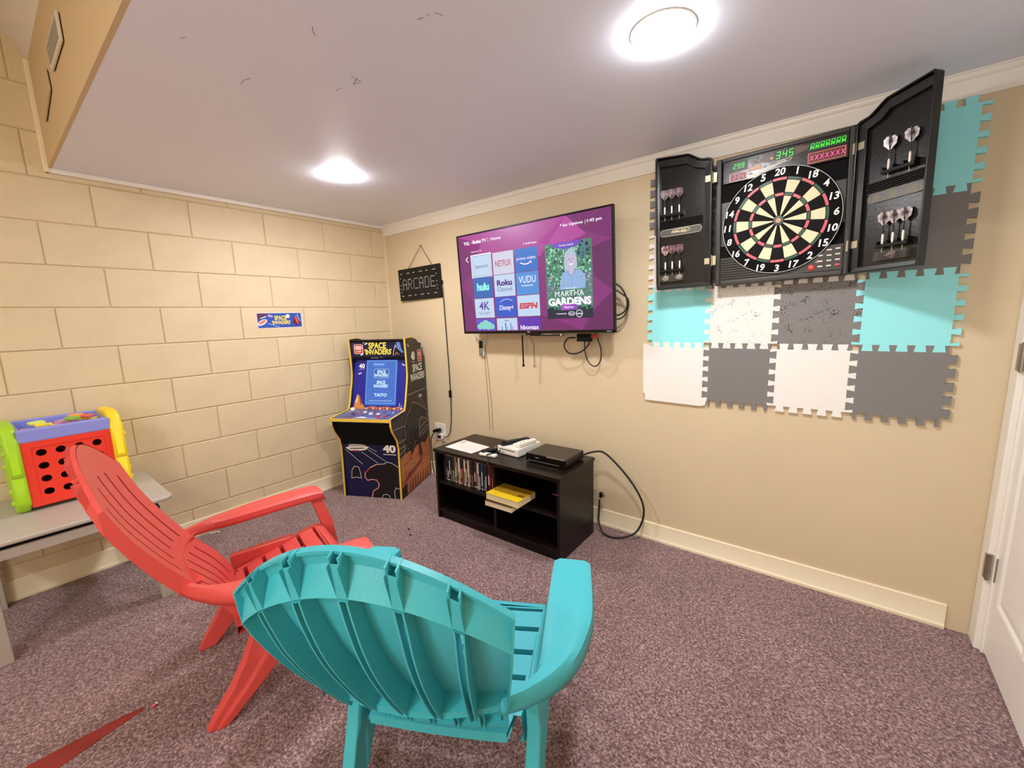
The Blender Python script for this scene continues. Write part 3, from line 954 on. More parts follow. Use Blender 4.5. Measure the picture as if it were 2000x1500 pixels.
# bezel print and screen
BM = on_plane(BZ0, BZ1)
b = Art(0.0005)
x0 = TH
b.up()
b.text('40', 0.082, 0.327, 0.048, 0.036, I_WH, 0.03)
b.rect(0.058, 0.300, 0.106, 0.302, I_GY)
for (x, y) in ((0.055, 0.262), (0.415, 0.335)):
    b.poly([(x, y), (x + 0.028, y + 0.009 * (1 if x < 0.2 else -1)), (x + 0.027, y + 0.016 * (1 if x < 0.2 else -0.2)), (x, y + 0.008)], I_WH)
for k in range(20):
    b.ell(random.uniform(0.03, 0.44), random.uniform(0.05, 0.38), 0.0010, 0.0010, I_BL, 6)
b.poly([(0.022, 0.0), (0.040, 0.060), (0.058, 0.112), (0.080, 0.098), (0.098, 0.045), (0.118, 0.018), (0.14, 0.0)], ink('#d08a4c')); b.up()
b.poly([(0.04, 0.05), (0.058, 0.112), (0.062, 0.07), (0.052, 0.045)], ink('#efd0a2'))
b.poly([(0.072, 0.10), (0.080, 0.098), (0.098, 0.045), (0.085, 0.03), (0.078, 0.06)], ink('#8a4a22'))
b.poly([(0.022, 0.0), (0.45, 0.0), (0.45, 0.010), (0.40, 0.022), (0.36, 0.014), (0.30, 0.022), (0.24, 0.016), (0.18, 0.024), (0.13, 0.012)], ink('#cf7a58')); b.up()
for k in range(16):
    x = 0.13 + k * 0.019
    b.poly([(x, 0.002), (x + 0.008, 0.014 + 0.005 * (k % 3)), (x + 0.014, 0.003)], I_WH if k % 3 == 0 else ink('#7a2f28'))
b.line([(0.405, 0.01), (0.408, 0.05)], 0.003, I_WH); b.line([(0.42, 0.008), (0.425, 0.035)], 0.0025, I_WH)
b.build('bezel_print', t, matrix=BM)
scr = Art(0.0004)
E_BL, E_LB, E_PB, E_MID = emis('#3f76d8', 0.75), emis('#9fd8ff', 0.9), emis('#cdeaff', 0.95), emis('#2c5fc0', 0.7)
scr.z = 0.002
scr.rect(0.122, 0.030, 0.378, 0.372, E_BL); scr.up()
scr.poly([(p[0], p[1]) for p in rounded(0.128, 0.046, 0.371, 0.366, 0.016)], E_LB); scr.up()
scr.poly([(p[0], p[1]) for p in rounded(0.130, 0.048, 0.369, 0.364, 0.015)], E_BL); scr.up()
for k in range(14):
    y = 0.10 + 0.018 * k
    scr.rect(0.136 + 0.01 * (k % 3), y, 0.136 + 0.05 + 0.02 * (k % 4), y + 0.002, E_MID)
    scr.rect(0.36 - 0.05 - 0.015 * (k % 3), y + 0.006, 0.36, y + 0.008, E_MID)
scr.up()
scr.text('SPACE INV', 0.228, 0.338, 0.09, 0.016, E_LB, 0.02)
scr.poly(rounded(0.188, 0.234, 0.312, 0.304, 0.012), E_LB); scr.up()
scr.poly(rounded(0.191, 0.237, 0.309, 0.301, 0.011), E_MID); scr.up()
scr.text('SPACE', 0.250, 0.282, 0.070, 0.026, E_PB, 0.04)
scr.text('INVADERS', 0.250, 0.256, 0.108, 0.024, E_PB, 0.04, warp=invaders_warp)
scr.text('SPACE', 0.250, 0.202, 0.070, 0.026, E_PB, 0.04)
scr.text('INVADERS', 0.250, 0.175, 0.114, 0.024, E_PB, 0.04, warp=invaders_warp)
scr.text('TAITO', 0.250, 0.108, 0.105, 0.024, E_PB, 0.03)
scr.text('A SERIES OF THE SPACE INVADERS SERIES', 0.250, 0.064, 0.19, 0.006, E_PB, 0.01)
scr.build('screen', t, matrix=BM)
# control deck: joystick, buttons, print
DM = frame_matrix((0, -0.076, 0.612), (1, 0, 0), (0, 0.236, 0.016))
d = Art(0.0004); d.up()
for k in range(22):
    x, y = random.uniform(0.02, 0.44), random.uniform(0.01, 0.20)
    d.poly([(x, y), (x + 0.02, y + 0.004), (x + 0.026, y + 0.015), (x + 0.006, y + 0.012)], random.choice((I_WH, I_BL, ink('#2b2f66'), ink('#9a86b0'))))
d.up()
d.text('SPACE INVADERS', 0.245, 0.022, 0.17, 0.012, I_WH, 0.02)
d.poly([(0.18, 0.03), (0.21, 0.055), (0.245, 0.05), (0.27, 0.03)], I_WH)
d.poly([(0.31, 0.05), (0.33, 0.075), (0.35, 0.06), (0.36, 0.04)], ink('#c7474a'))
d.poly([(0.09, 0.03), (0.12, 0.05), (0.16, 0.05), (0.15, 0.02)], ink('#7c3a4e'))
d.build('deck_graphics', deck, matrix=DM)
def deckpt(x, s): return DM @ Vector((x, 0, s))
p = deckpt(0.115, 0.105)
MB().tube([p, p + Vector((0, -0.003, 0.028))], 0.005, 10).build('joystick_shaft', M_STEEL, t, smooth=50)
MB().lathe([(0.0001, 0.020), (0.009, 0.0225), (0.014, 0.029), (0.0165, 0.037), (0.014, 0.046), (0.008, 0.051), (0, 0.053)], 18, c=(p.x, p.y - 0.003, p.z)).build('joystick_ball', mat('white_ball', '#f2efe6', 0.3), t, smooth=60)
for x, s, c in ((0.245, 0.12, '#e8e4da'), (0.305, 0.12, '#e8e4da'), (0.335, 0.07, '#c33c34'), (0.385, 0.07, '#c33c34'), (0.18, 0.155, '#e8e4da')):
    p = deckpt(x, s)
    MB().lathe([(0.015, 0), (0.015, 0.004), (0.011, 0.0045), (0.0105, 0.009), (0, 0.0105)], 18, c=(p.x, p.y, p.z)).build('button', mat('button_' + c[1:], c, 0.3), t, smooth=50)
# front print
f = Art(); f.up()
f.poly([(0.020, 0.372), (0.05, 0.385), (0.10, 0.397), (0.19, 0.388), (0.212, 0.384), (0.185, 0.362), (0.13, 0.352), (0.06, 0.352)], I_WH)
f.poly([(0.045, 0.385), (0.052, 0.398), (0.10, 0.405), (0.15, 0.402), (0.18, 0.396), (0.19, 0.388)], I_GY); f.up()
f.poly([(0.05, 0.370), (0.17, 0.378), (0.18, 0.372), (0.06, 0.364)], A_NAVY)
f.poly([(0.08, 0.356), (0.13, 0.358), (0.12, 0.346), (0.09, 0.346)], ink('#b5333a'))
for k in range(7):
    f.line([(0.055 + 0.02 * k, 0.398), (0.06 + 0.02 * k, 0.408)], 0.002, I_WH)
for a_, b_ in (((0.022, 0.358), (0.150, 0.252)), ((0.150, 0.345), (0.275, 0.265)), ((0.20, 0.366), (0.335, 0.283)), ((0.215, 0.378), (0.27, 0.352))):
    f.line([a_, b_], 0.0024, I_WH)
f.text('40', 0.372, 0.377, 0.100, 0.062, I_WH, 0.05)
f.rect(0.322, 0.331, 0.424, 0.336, I_WH)
f.up()
# dark crag with a glowing edge, bottom right of the front
rock = [(0.205, 0.001), (0.222, 0.05), (0.262, 0.075), (0.272, 0.105), (0.255, 0.135), (0.21, 0.138), (0.182, 0.128), (0.160, 0.152), (0.166, 0.188), (0.205, 0.228), (0.260, 0.255), (0.325, 0.262), (0.345, 0.278), (0.385, 0.27), (0.425, 0.245), (0.431, 0.24), (0.431, 0.001)]
f.poly(rock, I_BK); f.up()
f.line([(x + random.uniform(-0.002, 0.002), y) for x, y in rock[:11]], 0.007, I_RE); f.up()
f.line([(x - 0.003 + random.uniform(-0.002, 0.002), y + 0.002) for x, y in rock[:9]], 0.0025, I_WH)
f.line(rock[9:16], 0.0032, I_WH)
f.line([(0.285, 0.002), (0.297, 0.025), (0.325, 0.032), (0.345, 0.02), (0.352, 0.002)], 0.003, I_WH)
f.line([(0.392, 0.002), (0.388, 0.05), (0.402, 0.085), (0.431, 0.078)], 0.003, I_WH)
f.poly([(0.050, 0.14), (0.058, 0.205), (0.08, 0.235), (0.115, 0.228), (0.125, 0.19), (0.13, 0.145), (0.09, 0.15)], I_BK); f.up()
f.line([(0.050, 0.14), (0.058, 0.205), (0.08, 0.235), (0.115, 0.228), (0.125, 0.19), (0.13, 0.145), (0.09, 0.15)], 0.003, I_WH, True)
f.build('front_print', t, matrix=Matrix.Translation((TH, 0.0115, 0)))
# side print: local x runs to the back
SM = frame_matrix((AW + 0.0004, 0, 0), (0, 1, 0), (0, 0, 1))
q = Art(); q.up()
q.text('40', 0.325, 1.012, 0.062, 0.066, I_WH, 0.05)
q.rect(0.298, 0.962, 0.352, 0.968, I_GY)
badge(q, 0.402, 0.958, 0.478, 1.052, I_RE, ink('#e8c9c2'))
q.text('SPACE', 0.385, 0.918, 0.165, 0.060, I_WH, 0.03)
q.text('INVADERS', 0.385, 0.850, 0.240, 0.055, I_WH, 0.03, warp=invaders_warp)
q.ell(0.255, 1.095, 0.016, 0.008, I_GY, 12, -0.6)
for a_, b_ in (((0.188, 0.733), (0.505, 0.735)), ((-0.05, 0.531), (0.12, 0.520)), ((0.012, 0.422), (0.19, 0.418)), ((0.33, 0.55), (0.505, 0.548)), ((0.20, 0.345), (0.508, 0.40)), ((0.01, 0.375), (0.19, 0.372)), ((0.35, 0.44), (0.508, 0.47)), ((0.015, 0.33), (0.12, 0.355)), ((0.09, 0.31), (0.095, 0.39)), ((0.33, 0.39), (0.505, 0.43))):
    q.line([a_, b_], 0.004, I_GY)
q.poly([(0.365, 0.690), (0.385, 0.705), (0.425, 0.702), (0.44, 0.688), (0.40, 0.676)], I_GY)
q.line([(0.385, 0.675), (0.44, 0.60)], 0.002, I_GY); q.line([(0.41, 0.675), (0.49, 0.58)], 0.002, I_GY)
q.up()
# orange ground
q.poly([(0.006, 0.01), (0.016, 0.300), (0.10, 0.318), (0.22, 0.305), (0.33, 0.33), (0.44, 0.30), (0.516, 0.345), (0.516, 0.01)], ink('#c2733c')); q.up()
# tall dark standing stones with pale edges
st = [(0.12, 0.30), (0.115, 0.43), (0.098, 0.50), (0.155, 0.585), (0.21, 0.62), (0.245, 0.665), (0.30, 0.655), (0.36, 0.635), (0.43, 0.60), (0.505, 0.555), (0.505, 0.48), (0.40, 0.52), (0.36, 0.50), (0.345, 0.38), (0.385, 0.20), (0.33, 0.19), (0.30, 0.34), (0.27, 0.40), (0.235, 0.29), (0.185, 0.27), (0.19, 0.40)]
q.poly(st, I_BK); q.up()
q.line([(x + random.uniform(-0.004, 0.004), y) for x, y in st[1:12]], 0.006, ink('#a87f78'))
q.line(st[11:14], 0.005, I_GY); q.line([(0.33, 0.25), (0.315, 0.32)], 0.02, I_DR)
for k in range(26):
    x, y = random.uniform(0.02, 0.455), random.uniform(0.12, 0.285)
    q.poly([(x, y), (x + 0.03, y + 0.006), (x + 0.045, y + 0.015), (x + 0.012, y + 0.012)], random.choice((ink('#5a2c14'), ink('#7c4420'), ink('#c98446'))))
q.poly([(0.012, 0.10), (0.12, 0.165), (0.30, 0.19), (0.42, 0.255), (0.36, 0.165), (0.20, 0.12), (0.05, 0.085)], I_DR); q.up()
q.line([(0.012, 0.10), (0.12, 0.165), (0.30, 0.19), (0.42, 0.255)], 0.005, I_PK)
q.line([(0.012, 0.09), (0.20, 0.12), (0.36, 0.165), (0.42, 0.255)], 0.005, I_PK)
q.poly([(0.006, 0.0), (0.012, 0.085), (0.09, 0.09), (0.085, 0.0)], I_BK)
for k in range(9):
    x = 0.12 + k * 0.045
    q.poly([(x, 0.004), (x + 0.018, 0.09 + 0.008 * (k % 3)), (x + 0.03, 0.09), (x + 0.02, 0.004)], ink('#5a2c14'))
q.build('side_print', t, matrix=SM)

# ------------------------------------------------------------------ wall sticker on the block wall
t = thing('wall_sticker', 'small blue arcade sticker with yellow lettering on the block wall', 'sticker', matrix=frame_matrix((0.0012, -0.905, 1.3055), (0, 1, 0.003), (0, 0, 1)))
s = Art()
s.poly(rounded(-0.147, -0.051, 0.147, 0.051, 0.008), ink('#dfe4f0')); s.up()
s.poly(rounded(-0.144, -0.0485, 0.144, 0.0485, 0.007), ink('#2f52b0')); s.up()
s.poly([(-0.144, 0.048), (-0.06, 0.048), (-0.144, 0.005)], ink('#5a2a58')); s.up()
s.ell(-0.115, -0.012, 0.034, 0.016, ink('#e4d6e0'), 20, 0.5); s.ell(-0.062, 0.030, 0.018, 0.008, ink('#b9a4d0'), 18, -0.3); s.up()
s.ell(-0.115, -0.009, 0.024, 0.008, ink('#e07a4a'), 18, 0.5)
s.line([(-0.124, 0.016), (-0.09, 0.027)], 0.005, I_WH); s.line([(-0.08, -0.02), (-0.01, -0.045)], 0.004, ink('#9fd0e8'))
s.poly([(0.052 + (0.018 if k % 2 else 0.010) * math.cos(k * PI / 7), 0.027 + (0.018 if k % 2 else 0.010) * math.sin(k * PI / 7)) for k in range(14)], I_WH)
s.poly([(0.080, -0.035), (0.09, 0.005), (0.105, 0.035), (0.115, 0.02), (0.13, -0.01), (0.138, -0.04), (0.12, -0.02), (0.105, -0.04), (0.095, -0.02)], ink('#6a1424')); s.up()
s.poly([(0.098, 0.02), (0.106, 0.034), (0.112, 0.018), (0.124, -0.022), (0.115, -0.028), (0.104, -0.005)], ink('#e05a5a'))
s.line([(0.118, 0.038), (0.122, 0.012), (0.134, -0.008)], 0.005, ink('#a8d8e8'))
s.text('SPACE', 0.003, 0.017, 0.080, 0.030, I_YE, 0.04); s.text('INVADERS', 0.006, -0.014, 0.118, 0.026, I_YE, 0.04, warp=invaders_warp)
s.build('sticker_print', t)

# ================================================================== LIT LETTER SIGN WITH CORD
def fitted(c, yaw, pitch, roll):
    ex = Vector((math.cos(yaw), math.sin(yaw), 0)); n = Vector((math.sin(yaw), -math.cos(yaw), 0))
    up = Vector((0, 0, 1)) * math.cos(pitch) + n * math.sin(pitch)
    return frame_matrix(c, ex * math.cos(roll) + up * math.sin(roll), -ex * math.sin(roll) + up * math.cos(roll))
SG = fitted((0.4282, -0.0227, 1.5624), 0.0317, 0.0186, 0.0223)
t = thing('arcade_sign', 'black letter sign spelling ARCADE in small dots, hung from a cord', 'sign', matrix=SG)
MB().box((-0.24, 0.0, -0.125), (0.24, 0.016, 0.125)).build('sign_panel', M_BLACK, t, bevel=0.006)
LETTERS = {'A': ['01110', '10001', '10001', '11111', '10001', '10001', '10001'], 'R': ['11110', '10001', '10001', '11110', '10100', '10010', '10001'],
           'C': ['01111', '10000', '10000', '10000', '10000', '10000', '01111'], 'D': ['11110', '10001', '10001', '10001', '10001', '10001', '11110'],
           'E': ['11111', '10000', '10000', '11110', '10000', '10000', '11111']}
M_DOT = mat('sign_dot', '#d9d5d2', 0.3)
mb = MB()
def dot(x, z, r, mb):
    mb.lathe([(r, 0), (r * 0.8, -0.0025), (0, -0.0035)], 6, axis='y', c=(x, -0.0002, z))
for i, ch in enumerate('ARCADE'):
    for j, row in enumerate(LETTERS[ch]):
        for k, c in enumerate(row):
            if c == '1':
                dot(-0.186 + i * 0.0645 + k * 0.0105, 0.040 - j * 0.0125, 0.0034, mb)
mb.build('dot_letters', M_DOT, t, smooth=60)['kind'] = 'stuff'
mb = MB()
for g in range(6):
    for z in (0.088, -0.086):
        for k in range(2 + (g % 2)):
            dot(-0.205 + g * 0.074 + k * 0.013, z, 0.0038, mb)
for z in (0.055, 0.0, -0.03, -0.055):
    dot(-0.212, z, 0.0038, mb); dot(0.200, z, 0.0038, mb)
mb.build('dot_border', M_DOT, t, smooth=60)['kind'] = 'stuff'
MB().box((0.24, 0.002, -0.03), (0.252, 0.012, 0.0)).build('socket', M_BLACK, t, bevel=0.002)
MB().tube([(-0.118, 0.010, 0.124), (0.043, 0.012, 0.279), (0.15, 0.010, 0.124)], 0.0022, 6).build('hanging_cord', mat('brown_cord', '#4a3322', 0.7), t)
MB().tube([(0.043, 0.0220, 0.279), (0.043, 0.002, 0.281)], 0.003, 8).build('nail', M_STEEL, t)
cord = spline([(0.676, -0.0145, 1.535), (0.682, -0.012, 1.46), (0.687, -0.010, 1.30), (0.694, -0.0085, 1.05), (0.700, -0.009, 0.84), (0.702, -0.010, 0.70), (0.700, -0.010, 0.60), (0.690, -0.010, 0.47), (0.665, -0.012, 0.375), (0.61, -0.016, 0.345), (0.560, -0.022, 0.37), (0.568, -0.024, 0.398)], 6)
t = thing('power_cord', 'thin black cord from the letter sign down to the wall outlet', 'cord', (0.70, -0.01, 0.6))
off = Vector((0.70, -0.01, 0.6))
MB().tube([p - off for p in cord], 0.0034, 8).build('cable', M_CORD, t, smooth=60)
MB().box((-0.009, -0.009, 0.075), (0.011, 0.004, 0.135)).build('inline_switch', M_BLACK, t, bevel=0.004)
MB().lathe([(0.012, -0.012), (0.016, -0.002), (0.016, 0.012), (0.010, 0.016)], 12, axis='y', c=(0.568 - 0.70, -0.022, 0.40 - 0.6)).build('plug', M_BLACK, t, smooth=40)
t = thing('wall_outlet', 'white double wall outlet with black plugs beside the arcade cabinet', 'outlet', (0.556, -0.0005, 0.378))
MB().box((-0.064, -0.006, -0.072), (0.064, 0, 0.072)).build('cover_plate', mat('outlet_white', '#efeae0', 0.35), t, bevel=0.003)
for x in (-0.03, 0.03):
    for z in (-0.034, 0.030):
        MB().prism(rounded(x - 0.016, z - 0.018, x + 0.016, z + 0.018, 0.008), -0.009, -0.005, 'y').build('socket', mat('outlet_socket', '#ddd6ca', 0.4), t)
t = thing('power_cord', 'short black plug cord looping behind the arcade cabinet', 'cord', (0.53, -0.02, 0.39))
off = Vector((0.53, -0.02, 0.39))
MB().tube([p - off for p in spline([(0.53, -0.030, 0.385), (0.50, -0.035, 0.36), (0.475, -0.04, 0.30), (0.47, -0.035, 0.2), (0.465, -0.03, 0.08), (0.47, -0.02, 0.01)], 6)], 0.004, 8).build('cable', M_CORD, t, smooth=60)
MB().lathe([(0.010, -0.034), (0.015, -0.020), (0.015, -0.002), (0.011, 0.011)], 12, axis='y', c=(-0.002, 0, 0.0)).build('plug', M_BLACK, t, smooth=40)

t = thing('plug_adapter', 'small white adapter with a black plug in the outlet beside the arcade cabinet', 'adapter', (0.588, -0.0105, 0.352))
MB().box((-0.018, -0.030, -0.020), (0.018, -0.001, 0.020)).build('housing', mat('outlet_white', '#efeae0', 0.35), t, bevel=0.004)
MB().lathe([(0.010, -0.048), (0.012, -0.040), (0.012, -0.0305)], 12, axis='y').build('plug', M_BLACK, t, smooth=40)

# ================================================================== TELEVISION
TVM = fitted((1.5576, -0.149, 1.4987), -0.0032, 0.0489, 0.0058)
t = thing('television', 'large flat wall-mounted television showing a purple menu screen', 'television', matrix=TVM)
w2, h2 = 0.555, 0.321
fr = MB()
fr.box((-w2, -0.002, h2 - 0.009), (w2, 0.022, h2)).box((-w2, -0.002, -h2), (w2, 0.022, -h2 + 0.017)).box((-w2, -0.002, -h2), (-w2 + 0.009, 0.022, h2)).box((w2 - 0.009, -0.002, -h2), (w2, 0.022, h2))
fr.build('bezel', M_BLACK, t, bevel=0.0015)
MB().box((-w2 + 0.004, 0.004, -h2 + 0.004), (w2 - 0.004, 0.022, h2 - 0.004)).box((-0.40, 0.02, -0.29), (0.40, 0.062, 0.12)).build('back_cover', M_BLACKMATTE, t, bevel=0.004)
MB().box((-0.2, 0.058, -0.12), (-0.16, 0.130, 0.12)).box((0.16, 0.058, -0.12), (0.2, 0.130, 0.12)).box((-0.25, 0.122, -0.1), (0.25, 0.132, 0.1)).build('wall_mount', M_BLACK, t)
MB().box((-0.03, -0.001, -h2 - 0.012), (0.075, 0.014, -h2 + 0.001)).build('sensor_box', M_BLACK, t, bevel=0.002)
n = Art(); n.up()
n.text('TCL', -0.006, -0.3125, 0.022, 0.0065, ink('#d9d9d9'), 0.03); n.text('ROKU TV', 0.523, -0.3125, 0.028, 0.005, ink('#cfcfcf'), 0.03)
n.build('logo', t, matrix=Matrix.Translation((0, -0.0022, 0)))
sc = Art(0.0003)
G = 1.05
bg, bg2, bg3, bg4 = emis('#7a2a6e', G), emis('#9c3a88', G), emis('#5c1f55', G), emis('#6b2462', G)
x0, x1, y0, y1 = -w2 + 0.009, w2 - 0.009, -h2 + 0.017, h2 - 0.009
sc.rect(x0, y0, x1, y1, bg); sc.up()
for pts, c in (([(x0, y1), (0.28, y1), (0.1, 0.12), (x0 + 0.1, 0.2)], bg2), ([(x0, y1), (x0, 0.0), (-0.42, 0.1), (-0.35, 0.25)], bg4), ([(0.28, y1), (x1, y1), (x1, 0.16), (0.38, 0.22)], bg4),
               ([(x1, 0.16), (x1, -0.1), (0.44, -0.02), (0.43, 0.13)], bg3), ([(x1, -0.1), (x1, y0), (0.36, y0), (0.44, -0.19)], bg3), ([(0.1, 0.2), (0.28, y1), (0.40, 0.2), (0.2, 0.15)], emis('#a34090', G)),
               ([(x0, 0.0), (x0, y0), (-0.42, y0), (-0.46, -0.1)], bg4), ([(-0.1, y0), (0.36, y0), (0.2, -0.25), (0.05, -0.2)], emis('#6a225c', G))):
    sc.poly(pts, c)
sc.up()
WT = emis('#f2eaf6', 1.0)
sc.text('TCL', -0.468, 0.264, 0.052, 0.020, WT, 0.05); sc.text('-', -0.427, 0.264, 0.010, 0.004, WT)
sc.text('Roku', -0.380, 0.265, 0.072, 0.021, WT, 0.05); sc.text('TV', -0.318, 0.265, 0.038, 0.020, WT, 0.04); sc.rect(-0.286, 0.250, -0.2835, 0.280, WT)
sc.text('Home', -0.222, 0.265, 0.080, 0.019, WT, 0.01)
sc.text('* for Options', 0.312, 0.262, 0.140, 0.020, WT, 0.02); sc.rect(0.395, 0.248, 0.397, 0.272, WT); sc.text('1:43 pm', 0.449, 0.262, 0.084, 0.021, WT, 0.02)
sc.text('7 of 60 items', 0.034, 0.203, 0.096, 0.012, WT, 0.015); sc.text('Spectrum TV', -0.388, 0.206, 0.09, 0.012, WT, 0.01)
sc.line([(-0.468, 0.178), (-0.486, 0.163), (-0.468, 0.147)], 0.006, WT)
cols, rows = (-0.437, -0.257, -0.082), ((0.180, 0.046), (0.043, -0.089), (-0.093, -0.217), (-0.225, -0.300))
PALE, DBL, MBL, PUR = emis('#b9cfe8', 0.95), emis('#2350b4', 0.95), emis('#4a8ad0', 0.95), emis('#5a2fa8', 0.95)
fill = [[PALE, emis('#c9c9dc', 0.95), emis('#2f6cc0', 0.95)], [emis('#2c62ae', 0.95), PALE, MBL], [PALE, emis('#2a55c0', 0.95), PALE], [emis('#5a4fc0', 0.95), PALE, PUR]]
sc.rect(-0.443, 0.040, -0.268, 0.187, WT); sc.up()
for r, (yt, yb) in enumerate(rows):
    for c, xx in enumerate(cols):
        sc.rect(xx, yb, xx + 0.165, yt, fill[r][c])
sc.up()
sc.frame(-0.434, 0.049, -0.275, 0.177, 0.002, emis('#6c7888', 0.9))
def cx(c): return cols[c] + 0.0825
INK1, REDT = emis('#30426e', 0.8), emis('#c04a70', 0.9)
sc.text('Spectrum', cx(0), 0.108, 0.112, 0.026, INK1, 0.0); sc.text('NETFLIX', cx(1), 0.112, 0.128, 0.036, REDT, 0.02)
sc.text('prime video', cx(2), 0.120, 0.138, 0.024, WT, 0.0); sc.line([(-0.042, 0.098), (-0.015, 0.088), (0.012, 0.089), (0.036, 0.099)], 0.006, WT); sc.line([(0.026, 0.102), (0.038, 0.102), (0.036, 0.09)], 0.003, WT)
sc.text('hulu', cx(0), -0.018, 0.104, 0.050, emis('#8ff0e0', 1.0), 0.05)
sc.text('Roku', cx(1), -0.006, 0.122, 0.036, emis('#5b2f86', 0.9), 0.05); sc.text('Channel', cx(1), -0.044, 0.118, 0.028, emis('#6a5a9c', 0.9), 0.0)
sc.text('VUDU', cx(2), 0.0, 0.125, 0.040, WT, 0.0); sc.text('FANDANGO', cx(2), -0.036, 0.085, 0.010, WT, 0.01)
sc.text('4K', cx(0), -0.140, 0.090, 0.052, emis('#5b3f9c', 0.9), 0.02); sc.text('Spotlight', cx(0), -0.188, 0.100, 0.026, emis('#7f86b0', 0.9), 0.0)
sc.text('Disney+', cx(1) + 0.004, -0.163, 0.112, 0.040, WT, 0.01, 0.12)
sc.line([(cx(1) - 0.045 + 0.10 * k / 10, -0.145 + 0.032 * math.sin(PI * (0.15 + 0.65 * k / 10)) + 0.006) for k in range(11)], 0.0026, WT)
sc.text('ESPN', cx(2), -0.155, 0.132, 0.036, emis('#c83c50', 0.95), 0.06, 0.15); sc.rect(cx(2) - 0.07, -0.150, cx(2) + 0.07, -0.147, PALE)
for dx, dy in ((-0.03, -0.262), (0.03, -0.262), (0.0, -0.25), (-0.015, -0.275), (0.02, -0.278), (-0.052, -0.275), (0.052, -0.275)):
    sc.ell(cx(0) + dx, dy, 0.024, 0.018, emis('#86d0c8', 0.9))
sc.text('News', cx(1), -0.240, 0.03, 0.010, INK1, 0.02)
for k in range(7):
    sc.rect(cx(1) - 0.045 + 0.014 * k, -0.300, cx(1) - 0.036 + 0.014 * k, -0.300 + 0.022 + 0.012 * (k % 3), emis(['#4a8ad0', '#e0e8f0', '#2f6cc0', '#7fc0a8', '#c9d6ea', '#4a8ad0', '#9c8ad0'][k], 0.9))
sc.text('hbomax', cx(2), -0.284, 0.138, 0.028, WT, 0.02); sc.rect(cols[2], -0.304, cols[2] + 0.165, -0.300, bg)
sc.up()
# programme poster on the screen: garden, a person in a blue shirt, lettering
px0, px1, py0, py1 = 0.136, 0.431, -0.238, 0.176
sc.rect(px0, py0, px1, py1, emis('#47806a', 0.9)); sc.up()
rs = random.Random(3)
for k in range(420):
    x, y = rs.uniform(px0 + 0.008, px1 - 0.008), rs.uniform(-0.17, py1 - 0.008)
    c = rs.choice(('#1c3d34', '#6fc09c', '#aee8cc', '#4f9a7a', '#c8f4e4', '#16302c', '#8cd4ac', '#9fdcc0'))
    if y < 0.0 and (x < 0.20 or x > 0.37): c = rs.choice(('#b08ad0', '#9a70c4', '#d0a8e0', '#5fae8c', '#3f8a6a', '#8ad0b0'))
    if y > 0.10 and x > 0.35: c = rs.choice(('#14244c', '#2b3f74', '#0e1a34', '#3f5a94'))
    sc.ell(x, y, rs.uniform(0.004, 0.010), rs.uniform(0.003, 0.008), emis(c, 0.88 if y > -0.05 else 0.62), 6, rs.uniform(0, 3))
sc.up()
sc.rect(0.386, 0.07, 0.393, py1, emis('#5f7fb4', 0.8))
sc.poly([(0.178, py1), (0.372, py1), (0.345, 0.148), (0.27, 0.138), (0.20, 0.152)], emis('#6a48b8', 0.95)); sc.up()
sc.text('The Roku Channel', 0.275, 0.160, 0.09, 0.010, WT, 0.01)
HAIR, SKIN, SHIRT = emis('#aebfd2', 0.9), emis('#c9b8cf', 0.9), emis('#8fb0dc', 0.9)
sc.poly([(0.262, 0.02), (0.258, 0.075), (0.268, 0.122), (0.295, 0.140), (0.322, 0.132), (0.338, 0.10), (0.342, 0.05), (0.338, 0.028), (0.32, 0.03), (0.28, 0.02)], HAIR)
sc.poly([(0.225, -0.078), (0.232, -0.03), (0.245, 0.008), (0.275, 0.026), (0.30, 0.012), (0.325, 0.026), (0.36, 0.020), (0.385, -0.004), (0.392, -0.04), (0.385, -0.078)], SHIRT); sc.up()
sc.poly([(0.290, 0.012), (0.288, 0.04), (0.318, 0.04), (0.318, 0.014), (0.304, -0.005)], SKIN)
sc.ell(0.303, 0.078, 0.027, 0.038, SKIN, 18); sc.up()
sc.poly([(0.276, 0.09), (0.285, 0.116), (0.31, 0.122), (0.33, 0.10), (0.332, 0.085), (0.315, 0.108), (0.295, 0.108), (0.28, 0.085)], HAIR)
FEAT = emis('#5b5a80', 0.7)
sc.ell(0.293, 0.083, 0.005, 0.0022, FEAT, 8); sc.ell(0.315, 0.083, 0.005, 0.0022, FEAT, 8)
sc.line([(0.304, 0.080), (0.302, 0.068), (0.307, 0.067)], 0.0018, FEAT)
sc.poly([(0.291, 0.060), (0.304, 0.056), (0.318, 0.061), (0.311, 0.050), (0.298, 0.050)], WT)
sc.line([(0.275, 0.026), (0.283, 0.006), (0.304, -0.006), (0.322, 0.008), (0.328, 0.026)], 0.003, emis('#6a88bc', 0.9))
sc.line([(0.304, -0.006), (0.304, -0.078)], 0.002, emis('#6a88bc', 0.9)); sc.rect(0.335, -0.018, 0.37, -0.0155, emis('#6a88bc', 0.9)); sc.line([(0.25, -0.04), (0.262, -0.078)], 0.002, emis('#6a88bc', 0.9))
sc.up()
sc.text('A Roku Original', 0.292, -0.072, 0.085, 0.009, WT, 0.01)
sc.text('MARTHA', 0.286, -0.100, 0.186, 0.030, WT, 0.0); sc.text('GARDENS', 0.284, -0.144, 0.276, 0.044, WT, 0.05)
sc.rect(px0, py0, px1, -0.182, emis('#14243c', 0.8)); sc.up()
for k in range(60):
    sc.ell(rs.uniform(px0 + 0.01, px1 - 0.01), -0.182 + rs.uniform(-0.008, 0.006), 0.006, 0.006, emis(rs.choice(('#14243c', '#27504c', '#3f8a6a')), 0.8), 6)
sc.up()
